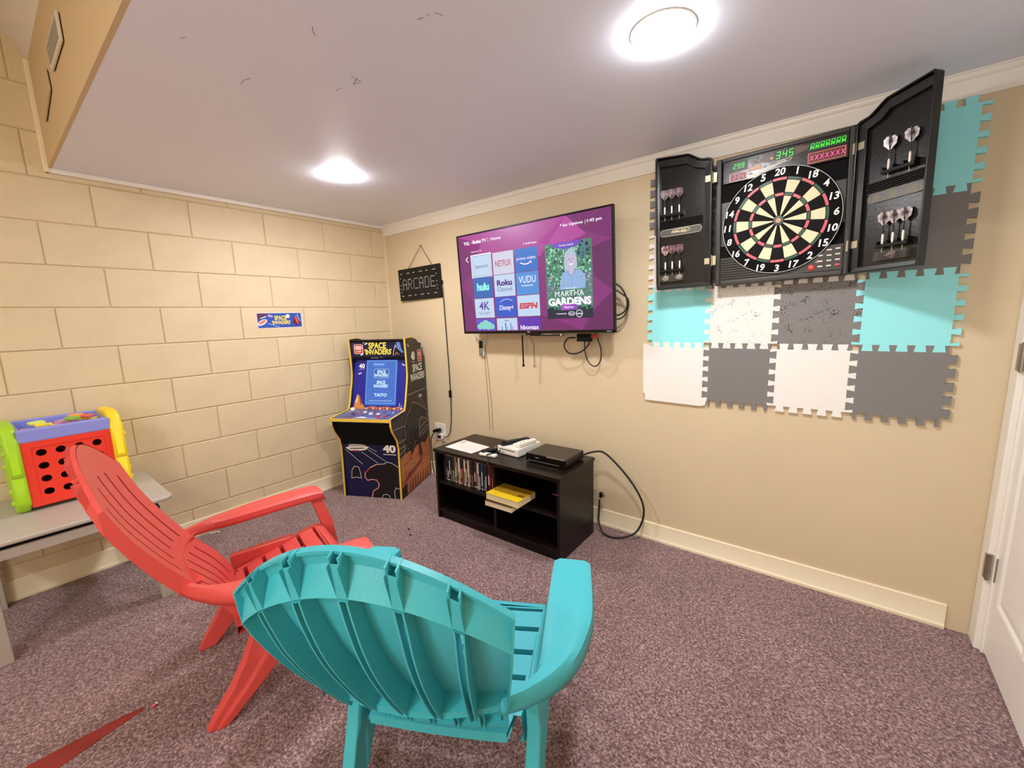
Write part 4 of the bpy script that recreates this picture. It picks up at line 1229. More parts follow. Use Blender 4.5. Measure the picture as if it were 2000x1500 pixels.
sc.poly(rounded(0.230, -0.192, 0.332, -0.160, 0.006), emis('#a84ac0', 0.95)); sc.poly(rounded(0.292, -0.192, 0.332, -0.160, 0.006), emis('#4a3fb0', 0.95)); sc.up()
sc.text('Watch Free', 0.280, -0.176, 0.062, 0.011, WT, 0.02)
sc.text('Powered by', 0.232, -0.212, 0.066, 0.011, WT, 0.02)
sc.ell(0.297, -0.212, 0.022, 0.012, WT, 20); sc.ell(0.346, -0.213, 0.021, 0.021, WT, 20); sc.up()
sc.ell(0.297, -0.212, 0.019, 0.0095, emis('#27405c', 0.8), 20); sc.ell(0.346, -0.213, 0.018, 0.018, emis('#27405c', 0.8), 20); sc.up()
sc.text('Roku', 0.297, -0.212, 0.026, 0.008, WT, 0.02); sc.text('martha', 0.346, -0.213, 0.034, 0.009, WT, 0.03)
sc.build('screen', t, matrix=Matrix.Translation((0, 0.0036, 0)))

# things under and behind the television
t = thing('sensor_bar', 'slim dark sensor bar stuck under the television', 'sensor bar', (1.665, -0.120, 1.168))
MB().box((-0.115, -0.012, -0.006), (0.115, 0.012, 0.006)).build('housing', M_BLACK, t, bevel=0.004)
for x in (-0.1135, 0.1135):
    MB().box((x - 0.004, -0.0128, -0.005), (x + 0.004, 0.0128, 0.005)).build('end_cap', M_SILVER, t, bevel=0.001)
MB().box((0.0, -0.0128, 0.002), (0.05, -0.0118, 0.0055)).build('trim_strip', M_SILVER, t)
t = thing('media_stick', 'black streaming box with a red edge under the right end of the television', 'media player', (1.92, -0.10, 1.150))
MB().box((-0.05, -0.012, -0.020), (0.04, 0.012, 0.024)).build('housing', M_BLACKMATTE, t, bevel=0.004)
MB().box((0.04, -0.010, 0.0), (0.075, 0.010, 0.020)).build('connector', mat('connector_red', '#9c2a20', 0.5), t, bevel=0.002)
def cable(label, pts, r=0.0045, n=8, m=M_CORD, name='cable', cat='cable', group=None, extra=None):
    P = spline(pts, 8)
    c = P[len(P) // 2]
    t = thing(name, label, cat, c, group=group)
    MB().tube([p - c for p in P], r, n).build('cord', m, t, smooth=60)
    return t, c
cable('black cable loop hanging under the right end of the television', [(1.955, -0.10, 1.165), (1.935, -0.095, 1.11), (1.875, -0.09, 1.065), (1.81, -0.09, 1.06), (1.775, -0.09, 1.10), (1.80, -0.09, 1.145), (1.85, -0.09, 1.15)])
cable('second black cable loop hanging lowest under the television', [(1.90, -0.065, 1.17), (1.895, -0.06, 1.08), (1.915, -0.055, 1.01), (1.955, -0.05, 0.985), (1.99, -0.052, 1.02), (1.995, -0.06, 1.09), (1.965, -0.065, 1.175)], 0.0035)
cable('black cable bulging out past the right edge of the television', [(2.09, -0.09, 1.44), (2.125, -0.08, 1.41), (2.150, -0.07, 1.35), (2.145, -0.07, 1.30), (2.115, -0.08, 1.275), (2.085, -0.09, 1.272)], 0.0045)
cable('thin second black cable curving at the right edge of the television', [(2.085, -0.085, 1.41), (2.12, -0.075, 1.385), (2.155, -0.065, 1.35), (2.150, -0.065, 1.29), (2.12, -0.075, 1.255), (2.085, -0.085, 1.25)], 0.004)
t, c = cable('black strap dangling below the middle of the television', [(1.477, -0.10, 1.165), (1.476, -0.095, 1.08), (1.474, -0.09, 0.985)], 0.0055)
MB().lathe([(0.0, -0.012), (0.008, -0.008), (0.009, 0.004), (0.0, 0.010)], 10, c=tuple(Vector((1.474, -0.09, 0.975)) - c)).build('end_knob', M_BLACK, t, smooth=60)
t = thing('thin_cord', 'thin beige pull cord beside the black strap under the television', 'cord', (1.50, -0.006, 1.05))
MB().tube([(0, -0.04, 0.10), (0.0, -0.004, 0.05), (0.002, -0.002, -0.08)], 0.002, 6).build('cord', mat('beige_cord', '#8a714e', 0.6), t)
MB().lathe([(0, -0.012), (0.005, -0.008), (0.004, 0.004), (0, 0.008)], 8, c=(0.002, -0.004, -0.085)).build('end_knob', mat('beige_cord', '#8a714e', 0.6), t, smooth=60)
t = thing('remote_control', 'white and black remote control hanging on the wall under the television', 'remote control', (1.055, -0.006, 1.07), (0, 0.04, 0))
MB().box((-0.024, -0.018, -0.058), (0.024, 0, 0.056)).build('body', mat('remote_white', '#d8d3c8', 0.4), t, bevel=0.005)
MB().box((-0.018, -0.0195, -0.004), (0.018, -0.017, 0.05)).build('face', M_BLACK, t, bevel=0.002)
for i in range(4):
    for j in range(3):
        MB().box((-0.017 + j * 0.0125, -0.0205, -0.052 + i * 0.011), (-0.008 + j * 0.0125, -0.0175, -0.046 + i * 0.011)).build('button', M_BLACKMATTE, t)
cable('white cord curling around the hanging remote control', [(0.99, -0.02, 1.165), (1.0, -0.03, 1.135), (1.035, -0.035, 1.125), (1.07, -0.03, 1.14), (1.095, -0.02, 1.165), (1.09, -0.015, 1.10)], 0.004, m=mat('white_cord', '#e6e0d4', 0.5))
cable('thin tan wire running down the wall below the remote control, the left one', [(1.065, -0.0028, 1.01), (1.075, -0.0028, 0.85), (1.085, -0.0028, 0.66), (1.09, -0.0028, 0.47)], 0.0018, 6, m=mat('tan_wire', '#a88c62', 0.6))
cable('thin tan wire running down the wall below the remote control, the right one', [(1.085, -0.0028, 1.03), (1.10, -0.0028, 0.85), (1.115, -0.0028, 0.66), (1.12, -0.0028, 0.47)], 0.0018, 6, m=mat('tan_wire', '#a88c62', 0.6))

# ================================================================== MEDIA SHELF AND WHAT IS ON IT
SX, SY, SWD, SDP, SHT = 1.062, -0.515, 0.925, 0.388, 0.466       # left front corner, width, depth, height
SR = math.radians(0.6)
SMX = Matrix.Translation((SX, SY, 0)) @ Matrix.Rotation(SR, 4, 'Z')
t = thing('media_shelf', 'low dark brown two-tier media shelf under the television', 'shelf', matrix=SMX)
TK = 0.017
MB().box((-0.006, -0.008, SHT - 0.019), (SWD + 0.006, SDP, SHT)).build('top_board', M_ESPRESSO, t, bevel=0.0015)
for x in (0.0, SWD - TK):
    MB().box((x, 0, 0), (x + TK, SDP - 0.004, SHT - 0.0195)).build('side_board', M_ESPRESSO, t, bevel=0.001)
MB().box((TK, SDP - 0.012, 0.05), (SWD - TK, SDP - 0.006, SHT - 0.0195)).build('back_board', mat('shelf_back', '#0b0706', 0.7), t)
DVX = 0.478
MB().box((DVX, 0.004, 0.066), (DVX + TK, SDP - 0.013, SHT - 0.0195)).build('divider', M_ESPRESSO, t, bevel=0.001)
for a, b in ((TK, DVX), (DVX + TK, SWD - TK)):
    MB().box((a, 0.010, 0.236), (b, SDP - 0.013, 0.252)).build('shelf_board', M_ESPRESSO, t, bevel=0.001)
MB().box((TK, 0.004, 0.050), (SWD - TK, SDP - 0.013, 0.066)).build('shelf_board', M_ESPRESSO, t, bevel=0.001)
MB().box((TK, 0.012, 0.0), (SWD - TK, 0.026, 0.0495)).build('plinth', M_ESPRESSO, t)
MB().box((SWD - TK + 0.0002 - 0.022, -0.0006, 0.372), (SWD - TK + 0.014, 0.0, 0.376)).build('sticker_strip', mat('mauve_strip', '#7a3558', 0.5), t)

def on_shelf(x, y, z, rot=0.0):
    return SMX @ Matrix.Translation((x, y, z)) @ Matrix.Rotation(rot, 4, 'Z')
# disc cases in the upper left compartment: spine colours left to right
cases = [('#1a1a1f', 'black', '#4a4a50'), ('#141418', 'black', '#8a8a90'), ('#1c1b20', 'black', '#e8e4dc'), ('#222228', 'charcoal', '#f0ece4'), ('#17171c', 'black', '#9a98a8'), ('#2b2a2e', 'charcoal', '#c9c9cc'), ('#8a8458', 'olive and yellow', '#efe07a'), ('#2a2018', 'dark brown', '#c8a878'),
         ('#e6dccd', 'white', '#5a2a24'), ('#2c1d1a', 'dark brown', '#d9b894'), ('#1c1418', 'black', '#c06a5a'), ('#e2d2c4', 'cream', '#6a3a34'), ('#1a1a1c', 'black', '#d8d4c8'), ('#d9c9b2', 'pale tan', '#3a2a22'), ('#3a3028', 'brown', '#b89a78'), ('#1e1c1c', 'black', '#8a7a6a'),
         ('#222', 'charcoal', '#e8e8e8'), ('#3a1c20', 'maroon', '#a85a5a'), ('#d8d0c8', 'pale grey', '#5a3a3a'), ('#1a1a20', 'black', '#c8b8b8'), ('#27476e', 'blue', '#e8e0dc'), ('#1a2230', 'dark navy', '#6a7a9a'), ('#1c1a1a', 'black', '#e4ddd0'), ('#1a1818', 'black', '#e8e0d8'), ('#6a2028', 'dark red', '#c86a74'), ('#7c2a2c', 'red', '#d88a80'), ('#2a1416', 'dark maroon', '#d8c070')]
ORD = ['first', 'second', 'third', 'fourth', 'fifth', 'sixth', 'seventh', 'eighth', 'ninth', 'tenth', 'eleventh', 'twelfth', 'thirteenth', 'fourteenth', 'fifteenth', 'sixteenth', 'seventeenth', 'eighteenth', 'nineteenth', 'twentieth', 'twenty-first', 'twenty-second', 'twenty-third', 'twenty-fourth', 'twenty-fifth', 'twenty-sixth', 'last']
rs = random.Random(11)
xx = TK + 0.022
for i, (c, nm, acc) in enumerate(cases):
    if len(c) == 4: c = '#' + ''.join(ch * 2 for ch in c[1:])
    wd = 0.0150
    hh = 0.190 if i != 12 else 0.172
    yy = 0.040 + rs.uniform(-0.004, 0.004)
    tt = thing('disc_case', '%s disc case from the left in the shelf, %s spine' % (ORD[i], nm), 'disc case', matrix=on_shelf(xx, yy, 0.2522), group='disc cases standing in the media shelf')
    MB().box((0.0004, 0, 0), (wd - 0.0006, 0.135, hh)).build('case', mat('case_' + c[1:], c, 0.3), tt, bevel=0.001)
    s = Art(); s.up()
    ma = ink(acc)
    a0 = rs.uniform(0.015, 0.05); a1 = a0 + rs.uniform(0.04, 0.09)
    s.rect(0.0045, a0, wd - 0.0045, a1, ma)
    s.rect(0.003, hh - 0.020, wd - 0.003, hh - 0.010 - rs.uniform(0, 0.005), ink('#b8b4ac') if i % 3 else ma)
    s.rect(0.003, 0.006, wd - 0.003, 0.006 + rs.uniform(0.004, 0.012), ink('#b8b0a8') if i % 2 else ma)
    s.build('spine_print', tt)
    xx += wd + 0.0009
# books sticking out of the right compartment
def book(label, M, w, dpt, h, cover, spine, top=None):
    tt = thing('book', label, 'book', matrix=M, group='paperbacks poking out of the media shelf')
    MB().box((0, 0, 0.0), (w, dpt, 0.0015)).box((0, 0, h - 0.0015), (w, dpt, h)).box((0, dpt - 0.0015, 0.0015), (w, dpt, h - 0.0015)).build('cover', cover, tt)
    mb = MB()
    n = 9
    for k in range(n):
        z0, z1 = 0.0016 + (h - 0.0032) * k / n, 0.0016 + (h - 0.0032) * (k + 1) / n
        e = 0.0015 + 0.001 * (k % 2)
        mb.box((e, e, z0), (w - e, dpt - 0.0016, z1 - 0.0002))
    mb.build('pages', mat('book_pages', '#e6d7b4', 0.8), tt)
    return tt
C_YEL = mat('book_yellow', '#e8c41c', 0.45)
C_DARK = mat('book_dark', '#2b211c', 0.45)
M2 = on_shelf(DVX + TK + 0.008, -0.100, 0.2522, 0.02)
b2 = book('dark-covered paperback lying under the yellow book in the shelf', M2, 0.185, 0.165, 0.030, C_DARK, None)
M1 = on_shelf(DVX + TK + 0.0, -0.078, 0.2826, -0.01)
b1 = book('yellow paperback with printed cover lying on top of the other book', M1, 0.225, 0.158, 0.034, C_YEL, None)
s = Art(); s.up()
s.rect(0.004, 0.052, 0.221, 0.154, mat('book_gold', '#a07610', 0.5)); s.up()
s.text('GUIDE', 0.10, 0.118, 0.09, 0.018, ink('#8a4a12'), 0.01)
for k in range(3): s.rect(0.03, 0.068 + 0.012 * k, 0.13 + 0.01 * k, 0.072 + 0.012 * k, ink('#93701a'))
s.rect(0.172, 0.058, 0.212, 0.080, ink('#6a5210')); s.line([(0.04, 0.02), (0.07, 0.035)], 0.004, ink('#caa41a'))
# the cover print lies flat: local x-z of the print maps to x-y of the book
s.build('cover_print', b1, matrix=Matrix(((1, 0, 0, 0), (0, 0, 1, 0), (0, -1, 0, 0.0342), (0, 0, 0, 1))))

HT = SHT + 0.0004
# sheet of paper
pts = [(1.099, -0.454), (1.099, -0.279), (1.348, -0.303), (1.337, -0.461)]
PM = Matrix.Translation((1.1, -0.455, HT))
t = thing('paper_sheet', 'printed white sheet of paper lying on the left end of the media shelf', 'paper', matrix=PM)
MB().prism([(x - 1.1, y + 0.455) for x, y in pts], 0.0, 0.0008, 'z').build('sheet', mat('paper_white', '#e9e2da', 0.8), t)
s = Art(); s.up()
s.rect(0.03, 0.105, 0.07, 0.150, ink('#e9e2da')); s.line([(0.03, 0.115), (0.035, 0.155)], 0.009, ink('#3a3434'))
for k in range(8): s.rect(0.075 + 0.02 * k, 0.03, 0.078 + 0.02 * k, 0.06 + 0.02 * ((k * 5) % 4), ink('#c9c0ba'))
s.build('print', t, matrix=Matrix(((1, 0, 0, 0), (0, 0, 1, 0), (0, -1, 0, 0.0009), (0, 0, 0, 1))))
# game console, white
CM = Matrix.Translation((1.462, -0.362, HT)) @ Matrix.Rotation(math.radians(-4), 4, 'Z')
M_CON = mat('console_white', '#eee9df', 0.35)
t = thing('game_console', 'white game console with disc slot lying flat on the media shelf', 'game console', matrix=CM)
MB().prism(rounded(0, 0, 0.165, 0.215, 0.004), 0.004, 0.048, 'z').build('shell', M_CON, t, bevel=0.003)
MB().box((0.006, 0.006, 0.0), (0.159, 0.20, 0.004)).build('foot', mat('console_grey', '#b9b5ae', 0.5), t)
MB().box((0.018, -0.001, 0.030), (0.140, 0.0005, 0.034)).build('disc_slot', M_BLACKMATTE, t)
MB().box((0.020, -0.0008, 0.010), (0.060, 0.0005, 0.018)).build('front_cover', mat('console_grey', '#b9b5ae', 0.5), t)
MB().box((0.085, 0.045, 0.048), (0.125, 0.180, 0.062)).build('raised_lid', M_CON, t, bevel=0.003)
MB().box((0.09, -0.0008, 0.012), (0.10, 0.0005, 0.018)).build('button', M_CON, t)
t = thing('game_controller', 'white motion controller lying lengthwise on top of the white console', 'controller', matrix=CM @ Matrix.Translation((0.142, 0.105, 0.0490)) @ Matrix.Rotation(math.radians(-5), 4, 'Z'))
MB().box((-0.017, -0.074, 0), (0.017, 0.074, 0.026)).build('body', M_CON, t, bevel=0.007, seg=3)
for y in (0.055, 0.02, -0.02, -0.045):
    MB().lathe([(0.005, 0.026), (0.0045, 0.0275), (0, 0.028)], 10, c=(0, y, 0)).build('button', mat('console_grey', '#b9b5ae', 0.5), t)
t = thing('remote_control', 'long black remote control resting tilted on top of the white console', 'remote control', matrix=CM @ Matrix.Translation((0.055, 0.10, 0.0452)) @ Matrix.Rotation(math.radians(-18), 4, 'Z'))
MB().box((-0.022, -0.10, 0.004), (0.022, 0.10, 0.022)).build('body', M_BLACK, t, bevel=0.006, seg=3)
mb = MB()
for i in range(8):
    for j in range(3):
        mb.box((-0.015 + j * 0.011, -0.06 + i * 0.017, 0.0218), (-0.008 + j * 0.011, -0.05 + i * 0.017, 0.0236))
o = mb.build('keypad', mat('key_grey', '#3a3a3c', 0.5), t); o['kind'] = 'stuff'
MB().lathe([(0.014, 0.0215), (0.013, 0.028), (0.0, 0.029)], 14, c=(0, -0.075, 0)).build('dial', M_BLACK, t, smooth=50)
t = thing('game_controller', 'black grip controller beside a white one left of the console', 'controller', matrix=Matrix.Translation((1.425, -0.385, HT)) @ Matrix.Rotation(math.radians(62), 4, 'Z'))
MB().prism(rounded(-0.06, -0.020, 0.06, 0.020, 0.018), 0.0, 0.026, 'z').build('body', M_BLACK, t, bevel=0.008, seg=3, smooth=50)
MB().lathe([(0.010, 0.026), (0.006, 0.030), (0.009, 0.036), (0, 0.038)], 12, c=(0.035, 0, 0)).build('thumb_stick', mat('stick_grey', '#6a6668', 0.4), t, smooth=50)
t = thing('game_controller', 'white slim controller lying in front of the console', 'controller', matrix=Matrix.Translation((1.452, -0.440, HT)) @ Matrix.Rotation(math.radians(8), 4, 'Z'))
MB().box((-0.055, -0.016, 0), (0.06, 0.016, 0.018)).build('body', M_CON, t, bevel=0.006, seg=3)
MB().box((-0.05, -0.006, 0.018), (-0.02, 0.006, 0.0192)).build('button', M_BLACK, t)
cable('black controller lead crossing the front edge of the media shelf', [(1.500, -0.382, HT + 0.028), (1.490, -0.42, HT + 0.018), (1.475, -0.470, HT + 0.022), (1.510, -0.505, HT + 0.008), (1.530, -0.5305, HT + 0.001), (1.533, -0.5375, HT - 0.03), (1.535, -0.5365, HT - 0.07)], 0.004)
# disc player
t = thing('disc_player', 'slim black disc player on the right end of the media shelf', 'disc player', matrix=Matrix.Translation((1.695, -0.385, HT)) @ Matrix.Rotation(math.radians(1.0), 4, 'Z'))
M_DVD = mat('player_black', '#17110f', 0.28)
MB().box((0, 0.004, 0.006), (0.256, 0.205, 0.050)).build('body', M_DVD, t, bevel=0.002)
MB().box((-0.002, 0.0, 0.004), (0.258, 0.008, 0.050)).build('front', mat('gloss_black', '#060607', 0.12), t, bevel=0.002)
MB().box((0.01, -0.0008, 0.010), (0.215, 0.0, 0.0135)).build('silver_line', M_SILVER, t)
MB().box((0.135, -0.0008, 0.044), (0.25, 0.002, 0.0505)).build('top_highlight_strip', M_SILVER, t)
MB().box((0.06, -0.0008, 0.030), (0.085, 0.0, 0.034)).build('badge', mat('badge_grey', '#8a8a8c', 0.4), t)
for x in (0.02, 0.235):
    for y in (0.025, 0.18):
        MB().lathe([(0.010, 0), (0.010, 0.0065)], 10, c=(x, y, 0)).build('foot', M_BLACKMATTE, t)
cable('thick black cable looping from the disc player down to the carpet', [(1.945, -0.20, HT + 0.026), (1.99, -0.13, HT + 0.036), (2.035, -0.085, 0.49), (2.12, -0.062, 0.41), (2.20, -0.052, 0.315), (2.250, -0.048, 0.22), (2.252, -0.050, 0.13), (2.215, -0.075, 0.045), (2.13, -0.115, 0.009), (2.05, -0.12, 0.012), (2.005, -0.095, 0.06), (1.996, -0.075, 0.12), (1.994, -0.065, 0.19)], 0.0055)
t = thing('cable_plug', 'black plug on the cable beside the right end of the media shelf', 'plug', (1.998, -0.055, 0.215))
MB().box((-0.008, -0.012, -0.016), (0.008, 0.012, 0.016)).build('housing', M_BLACK, t, bevel=0.003)
MB().box((0.008, -0.006, -0.006), (0.020, 0.006, 0.006)).build('connector', M_STEEL, t)

# ================================================================== FOAM TILES ON THE WALL
GX = [2.255 + 0.2825 * i for i in range(5)]
GZ = [0.829, 1.1125, 1.396, 1.679, 1.9605]            # bottom to top
AMP = 0.0125
def wave(i0, flip):
    """tooth outline along a unit edge: list of (s, offset) with dovetail teeth"""
    n = 5
    out = []
    for k in range(n):
        a, b = (k + 0.20) / n, (k + 0.80) / n
        d = 0.020 / n * 2
        sg = -1 if flip else 1
        out += [(a + d, -AMP * sg), (a - d, AMP * sg), (b + d, AMP * sg), (b - d, -AMP * sg)]
    return [(0.0, -AMP * (-1 if flip else 1))] + out + [(1.0, -AMP * (-1 if flip else 1))]
def v_edge(ix, iz):     # along z at grid line ix, between iz and iz+1 (upwards)
    w = wave(ix, (ix + iz) % 2)
    z0, z1 = GZ[iz], GZ[iz + 1]
    return [(GX[ix] + o, z0 + AMP + (z1 - z0 - 2 * AMP) * s) for s, o in w]
def h_edge(ix, iz):     # along x at grid line iz
    w = wave(iz, (ix + iz + 1) % 2)
    return [(GX[ix] + AMP + (GX[ix + 1] - GX[ix] - 2 * AMP) * s, GZ[iz] + o) for s, o in w]
def tile_outline(ix, iz, border=False):
    if border:
        e = [(2.2255, 0.848), (2.234, 0.846), (2.237, 0.826), (2.2375, 0.8115), (GX[1] - 0.02, 0.806), (GX[1] + 0.004, 0.812)]
        pts = e + v_edge(ix + 1, iz) + h_edge(ix, iz + 1)[::-1] + [(2.2235, 1.1165), (2.221, 1.10)]
        return pts
    return h_edge(ix, iz) + v_edge(ix + 1, iz) + h_edge(ix, iz + 1)[::-1] + v_edge(ix, iz)[::-1]
def pitted(name, hexc, pit, dens, weave=True):
    m = bpy.data.materials.new(name)
    m.use_nodes = True
    nt = m.node_tree
    b = nt.nodes['Principled BSDF']
    b.inputs['Roughness'].default_value = 0.8
    tc = nt.nodes.new('ShaderNodeTexCoord')
    v = nt.nodes.new('ShaderNodeTexVoronoi')
    v.inputs['Scale'].default_value = 95 if dens < 0.2 else 150
    nt.links.new(tc.outputs['Object'], v.inputs['Vector'])
    n = nt.nodes.new('ShaderNodeTexNoise')
    n.inputs['Scale'].default_value = 22
    nt.links.new(tc.outputs['Object'], n.inputs['Vector'])
    mp = nt.nodes.new('ShaderNodeMapRange')
    mp.inputs['From Min'].default_value, mp.inputs['From Max'].default_value = 0.35, 0.75
    mp.inputs['To Min'].default_value, mp.inputs['To Max'].default_value = 0.0, dens
    nt.links.new(n.outputs['Fac'], mp.inputs['Value'])
    lt = nt.nodes.new('ShaderNodeMath'); lt.operation = 'LESS_THAN'
    nt.links.new(v.outputs['Distance'], lt.inputs[0]); nt.links.new(mp.outputs['Result'], lt.inputs[1])
    mix = nt.nodes.new('ShaderNodeMix'); mix.data_type = 'RGBA'
    mix.inputs['A'].default_value, mix.inputs['B'].default_value = lin(hexc), lin(pit)
    nt.links.new(lt.outputs[0], mix.inputs['Factor'])
    nt.links.new(mix.outputs['Result'], b.inputs['Base Color'])
    w = nt.nodes.new('ShaderNodeTexVoronoi'); w.inputs['Scale'].default_value = 230
    nt.links.new(tc.outputs['Object'], w.inputs['Vector'])
    bp = nt.nodes.new('ShaderNodeBump'); bp.inputs['Strength'].default_value = 0.35; bp.inputs['Distance'].default_value = 0.002
    nt.links.new(w.outputs['Distance'], bp.inputs['Height']); nt.links.new(bp.outputs['Normal'], b.inputs['Normal'])
    return m
F_TEAL = pitted('foam_mint', '#9aecef', '#6fb8b4', 0.06)
F_GREY = pitted('foam_grey', '#7f7c79', '#4a4846', 0.05)
F_GREYP = pitted('foam_grey_pitted', '#83807d', '#35332f', 0.50)
F_WHITE = pitted('foam_white', '#f1ede6', '#8f8a84', 0.10)
F_WHITEP = pitted('foam_white_pitted', '#eeeae2', '#6a655f', 0.40)
tiles = [(0, 0, F_WHITE, True, 'white foam tile with a plain border, bottom left corner of the wall mat'), (1, 0, F_GREY, False, 'grey foam tile in the bottom row between two white tiles'),
         (2, 0, F_WHITE, False, 'white foam tile in the bottom row between two grey tiles'), (3, 0, F_GREY, False, 'grey foam tile at the bottom right corner of the wall mat'),
         (0, 1, F_TEAL, False, 'mint foam tile below the left dart door'), (1, 1, F_WHITEP, False, 'white foam tile with dart holes right below the dartboard'),
         (2, 1, F_GREYP, False, 'grey foam tile riddled with dart holes below the dartboard'), (3, 1, F_TEAL, False, 'mint foam tile below the right dart door'),
         (0, 2, F_WHITE, False, 'white foam tile mostly hidden behind the left dart door'), (1, 2, F_GREY, False, 'grey foam tile behind the lower left of the dartboard, only teeth showing'),
         (2, 2, F_WHITE, False, 'pale foam tile behind the lower right of the dartboard, only teeth showing'), (3, 2, F_GREY, False, 'grey foam tile beside the right dart door under the top mint one'),
         (0, 3, F_GREY, False, 'grey foam tile behind the top of the left dart door'), (3, 3, F_TEAL, False, 'mint foam tile at the top right corner under the crown moulding')]
for ix, iz, m, brd, lab in tiles:
    out = tile_outline(ix, iz, brd)
    cxm, czm = (GX[ix] + GX[ix + 1]) / 2, (GZ[iz] + GZ[iz + 1]) / 2
    o = MB().prism([(x - cxm, z - czm) for x, z in out], -0.0125, -0.0004, 'y').build('foam_tile', m)
    o.location = (cxm, 0, czm)
    tag(o, lab, 'foam tile', 'interlocking foam tiles on the wall')

# ================================================================== DARTBOARD CABINET
RZ = 0.0275
DCM = frame_matrix((2.8175, -0.0135, 1.398), (math.cos(RZ), 0, math.sin(RZ)), (-math.sin(RZ), 0, math.cos(RZ)))
t = thing('dartboard_cabinet', 'black electronic dartboard cabinet with both doors swung open', 'dartboard', matrix=DCM)
M_CAB = mat('cabinet_grey', '#34302b', 0.4, noise=0.12, nscale=20)
M_DKP = mat('door_black', '#0f0f0f', 0.3)
FY = -0.0715                                 # front face
mb = MB()
mb.box((-0.240, FY, 0.0), (-0.218, 0, 0.545)).box((0.222, FY, 0.0), (0.240, 0, 0.545)).box((-0.218, FY + 0.002, 0.528), (0.222, 0, 0.545)).box((-0.218, FY, 0.0), (0.222, 0, 0.020)).box((-0.236, -0.03, 0.005), (0.236, -0.001, 0.54))
mb.build('case', M_CAB, t, bevel=0.004)
MB().box((-0.217, FY + 0.014, 0.12), (0.221, -0.03, 0.435)).build('backing', M_BLACKMATTE, t)
for x0, x1 in ((-0.217, -0.150), (0.150, 0.221)):
    MB().box((x0, FY + 0.006, 0.17 if x0 < 0 else 0.20), (x1, FY + 0.014, 0.36)).build('side_plate', mat('plate_grey', '#3d3b37', 0.4), t, bevel=0.002)
# lower left speaker ribs
MB().box((-0.217, FY + 0.006, 0.02), (0.221, -0.03, 0.12)).build('lower_panel', M_CAB, t)
for k in range(9):
    z = 0.026 + 0.0105 * k
    MB().box((-0.215, FY - 0.0005, z), (-0.03 - 0.018 * k, FY + 0.007, z + 0.0045)).build('rib', M_CAB, t)
# display panel with printed art and lit digits
MB().box((-0.213, FY + 0.003, 0.436), (0.221, -0.03, 0.528)).build('display_panel', mat('display_dark', '#1d1714', 0.25), t, bevel=0.002)
s = Art(); s.up()
rs = random.Random(5)
for k in range(60):
    x, z = rs.uniform(-0.2, 0.1), rs.uniform(0.442, 0.522)
    s.poly([(x, z), (x + rs.uniform(0.006, 0.03), z + rs.uniform(-0.004, 0.006)), (x + rs.uniform(0.004, 0.02), z + 0.006)], ink(rs.choice(('#2b2f3c', '#3a2a20', '#232a33', '#4a3a2c', '#5a5a60', '#1a1c24'))))
s.up()
s.poly([(-0.075, 0.500), (-0.055, 0.488), (0.03, 0.487), (0.085, 0.497), (0.11, 0.514), (0.05, 0.521), (-0.02, 0.517), (-0.06, 0.511)], ink('#5c4430')); s.up()
s.rect(-0.187, 0.478, -0.117, 0.526, ink('#2a2a24')); s.rect(-0.187, 0.440, -0.119, 0.471, ink('#c98f86')); s.rect(-0.113, 0.4665, -0.064, 0.486, ink('#b98868'))
s.rect(0.093, 0.442, 0.213, 0.482, ink('#c06a5a'))
s.poly([(-0.113, 0.448), (-0.10, 0.440), (-0.06, 0.452), (-0.01, 0.466), (0.015, 0.474), (-0.03, 0.470)], ink('#cfc9bd'))
s.line([(-0.112, 0.512), (-0.100, 0.495), (-0.092, 0.485)], 0.0035, ink('#8a8a8c')); s.up()
s.rect(-0.181, 0.4425, -0.124, 0.4685, ink('#5a1216')); s.rect(-0.183, 0.484, -0.121, 0.520, ink('#0c1a10'))
s.rect(-0.022, 0.486, 0.050, 0.520, ink('#0d1c12')); s.rect(0.096, 0.487, 0.213, 0.521, ink('#101c0e')); s.rect(0.097, 0.446, 0.209, 0.478, ink('#5a1418'))
s.line([(-0.03, 0.474), (0.0, 0.482), (0.035, 0.485), (0.042, 0.480), (0.03, 0.474), (-0.01, 0.472)], 0.0022, ink('#d8c4b0'))
s.text('HALEX', 0.0, 0.4775, 0.045, 0.006, ink('#e0d6c8'), 0.02, 0.3)
s.text('CRICKET', -0.09, 0.503, 0.028, 0.010, ink('#8a4a42'), 0.02); s.text('PLAYER', -0.088, 0.477, 0.035, 0.007, ink('#e0c0a0'), 0.01)
s.build('panel_print', t, matrix=Matrix.Translation((0, FY + 0.003, 0)))
SEG = {'0': 'abcdef', '1': 'bc', '2': 'abged', '3': 'abgcd', '4': 'fgbc', '5': 'afgcd', '9': 'abcdfg'}
def seven(ar, ch, x, z, w, h, m, sl=0.12):
    P = {'a': ((0, 1), (1, 1)), 'b': ((1, 1), (1, .5)), 'c': ((1, .5), (1, 0)), 'd': ((0, 0), (1, 0)), 'e': ((0, .5), (0, 0)), 'f': ((0, 1), (0, .5)), 'g': ((0, .5), (1, .5))}
    for c in SEG[ch]:
        (ax, ay), (bx, by) = P[c]
        ar.line([(x + ax * w + ay * h * sl, z + ay * h), (x + bx * w + by * h * sl, z + by * h)], w * 0.22, m)
GR, RD = emis('#35e838', 1.3), emis('#ff5a8a', 1.3)
def lit(fn):
    g = Art(); g.z = 0.002
    fn(g)
    g.build('digit_display', t, matrix=Matrix.Translation((0, FY + 0.003, 0)))
lit(lambda g: [seven(g, ch, -0.014 + i * 0.022, 0.491, 0.012, 0.024, GR) for i, ch in enumerate('345')])
lit(lambda g: [seven(g, ch, -0.172 + i * 0.0155, 0.491, 0.0085, 0.018, GR) for i, ch in enumerate('299')])
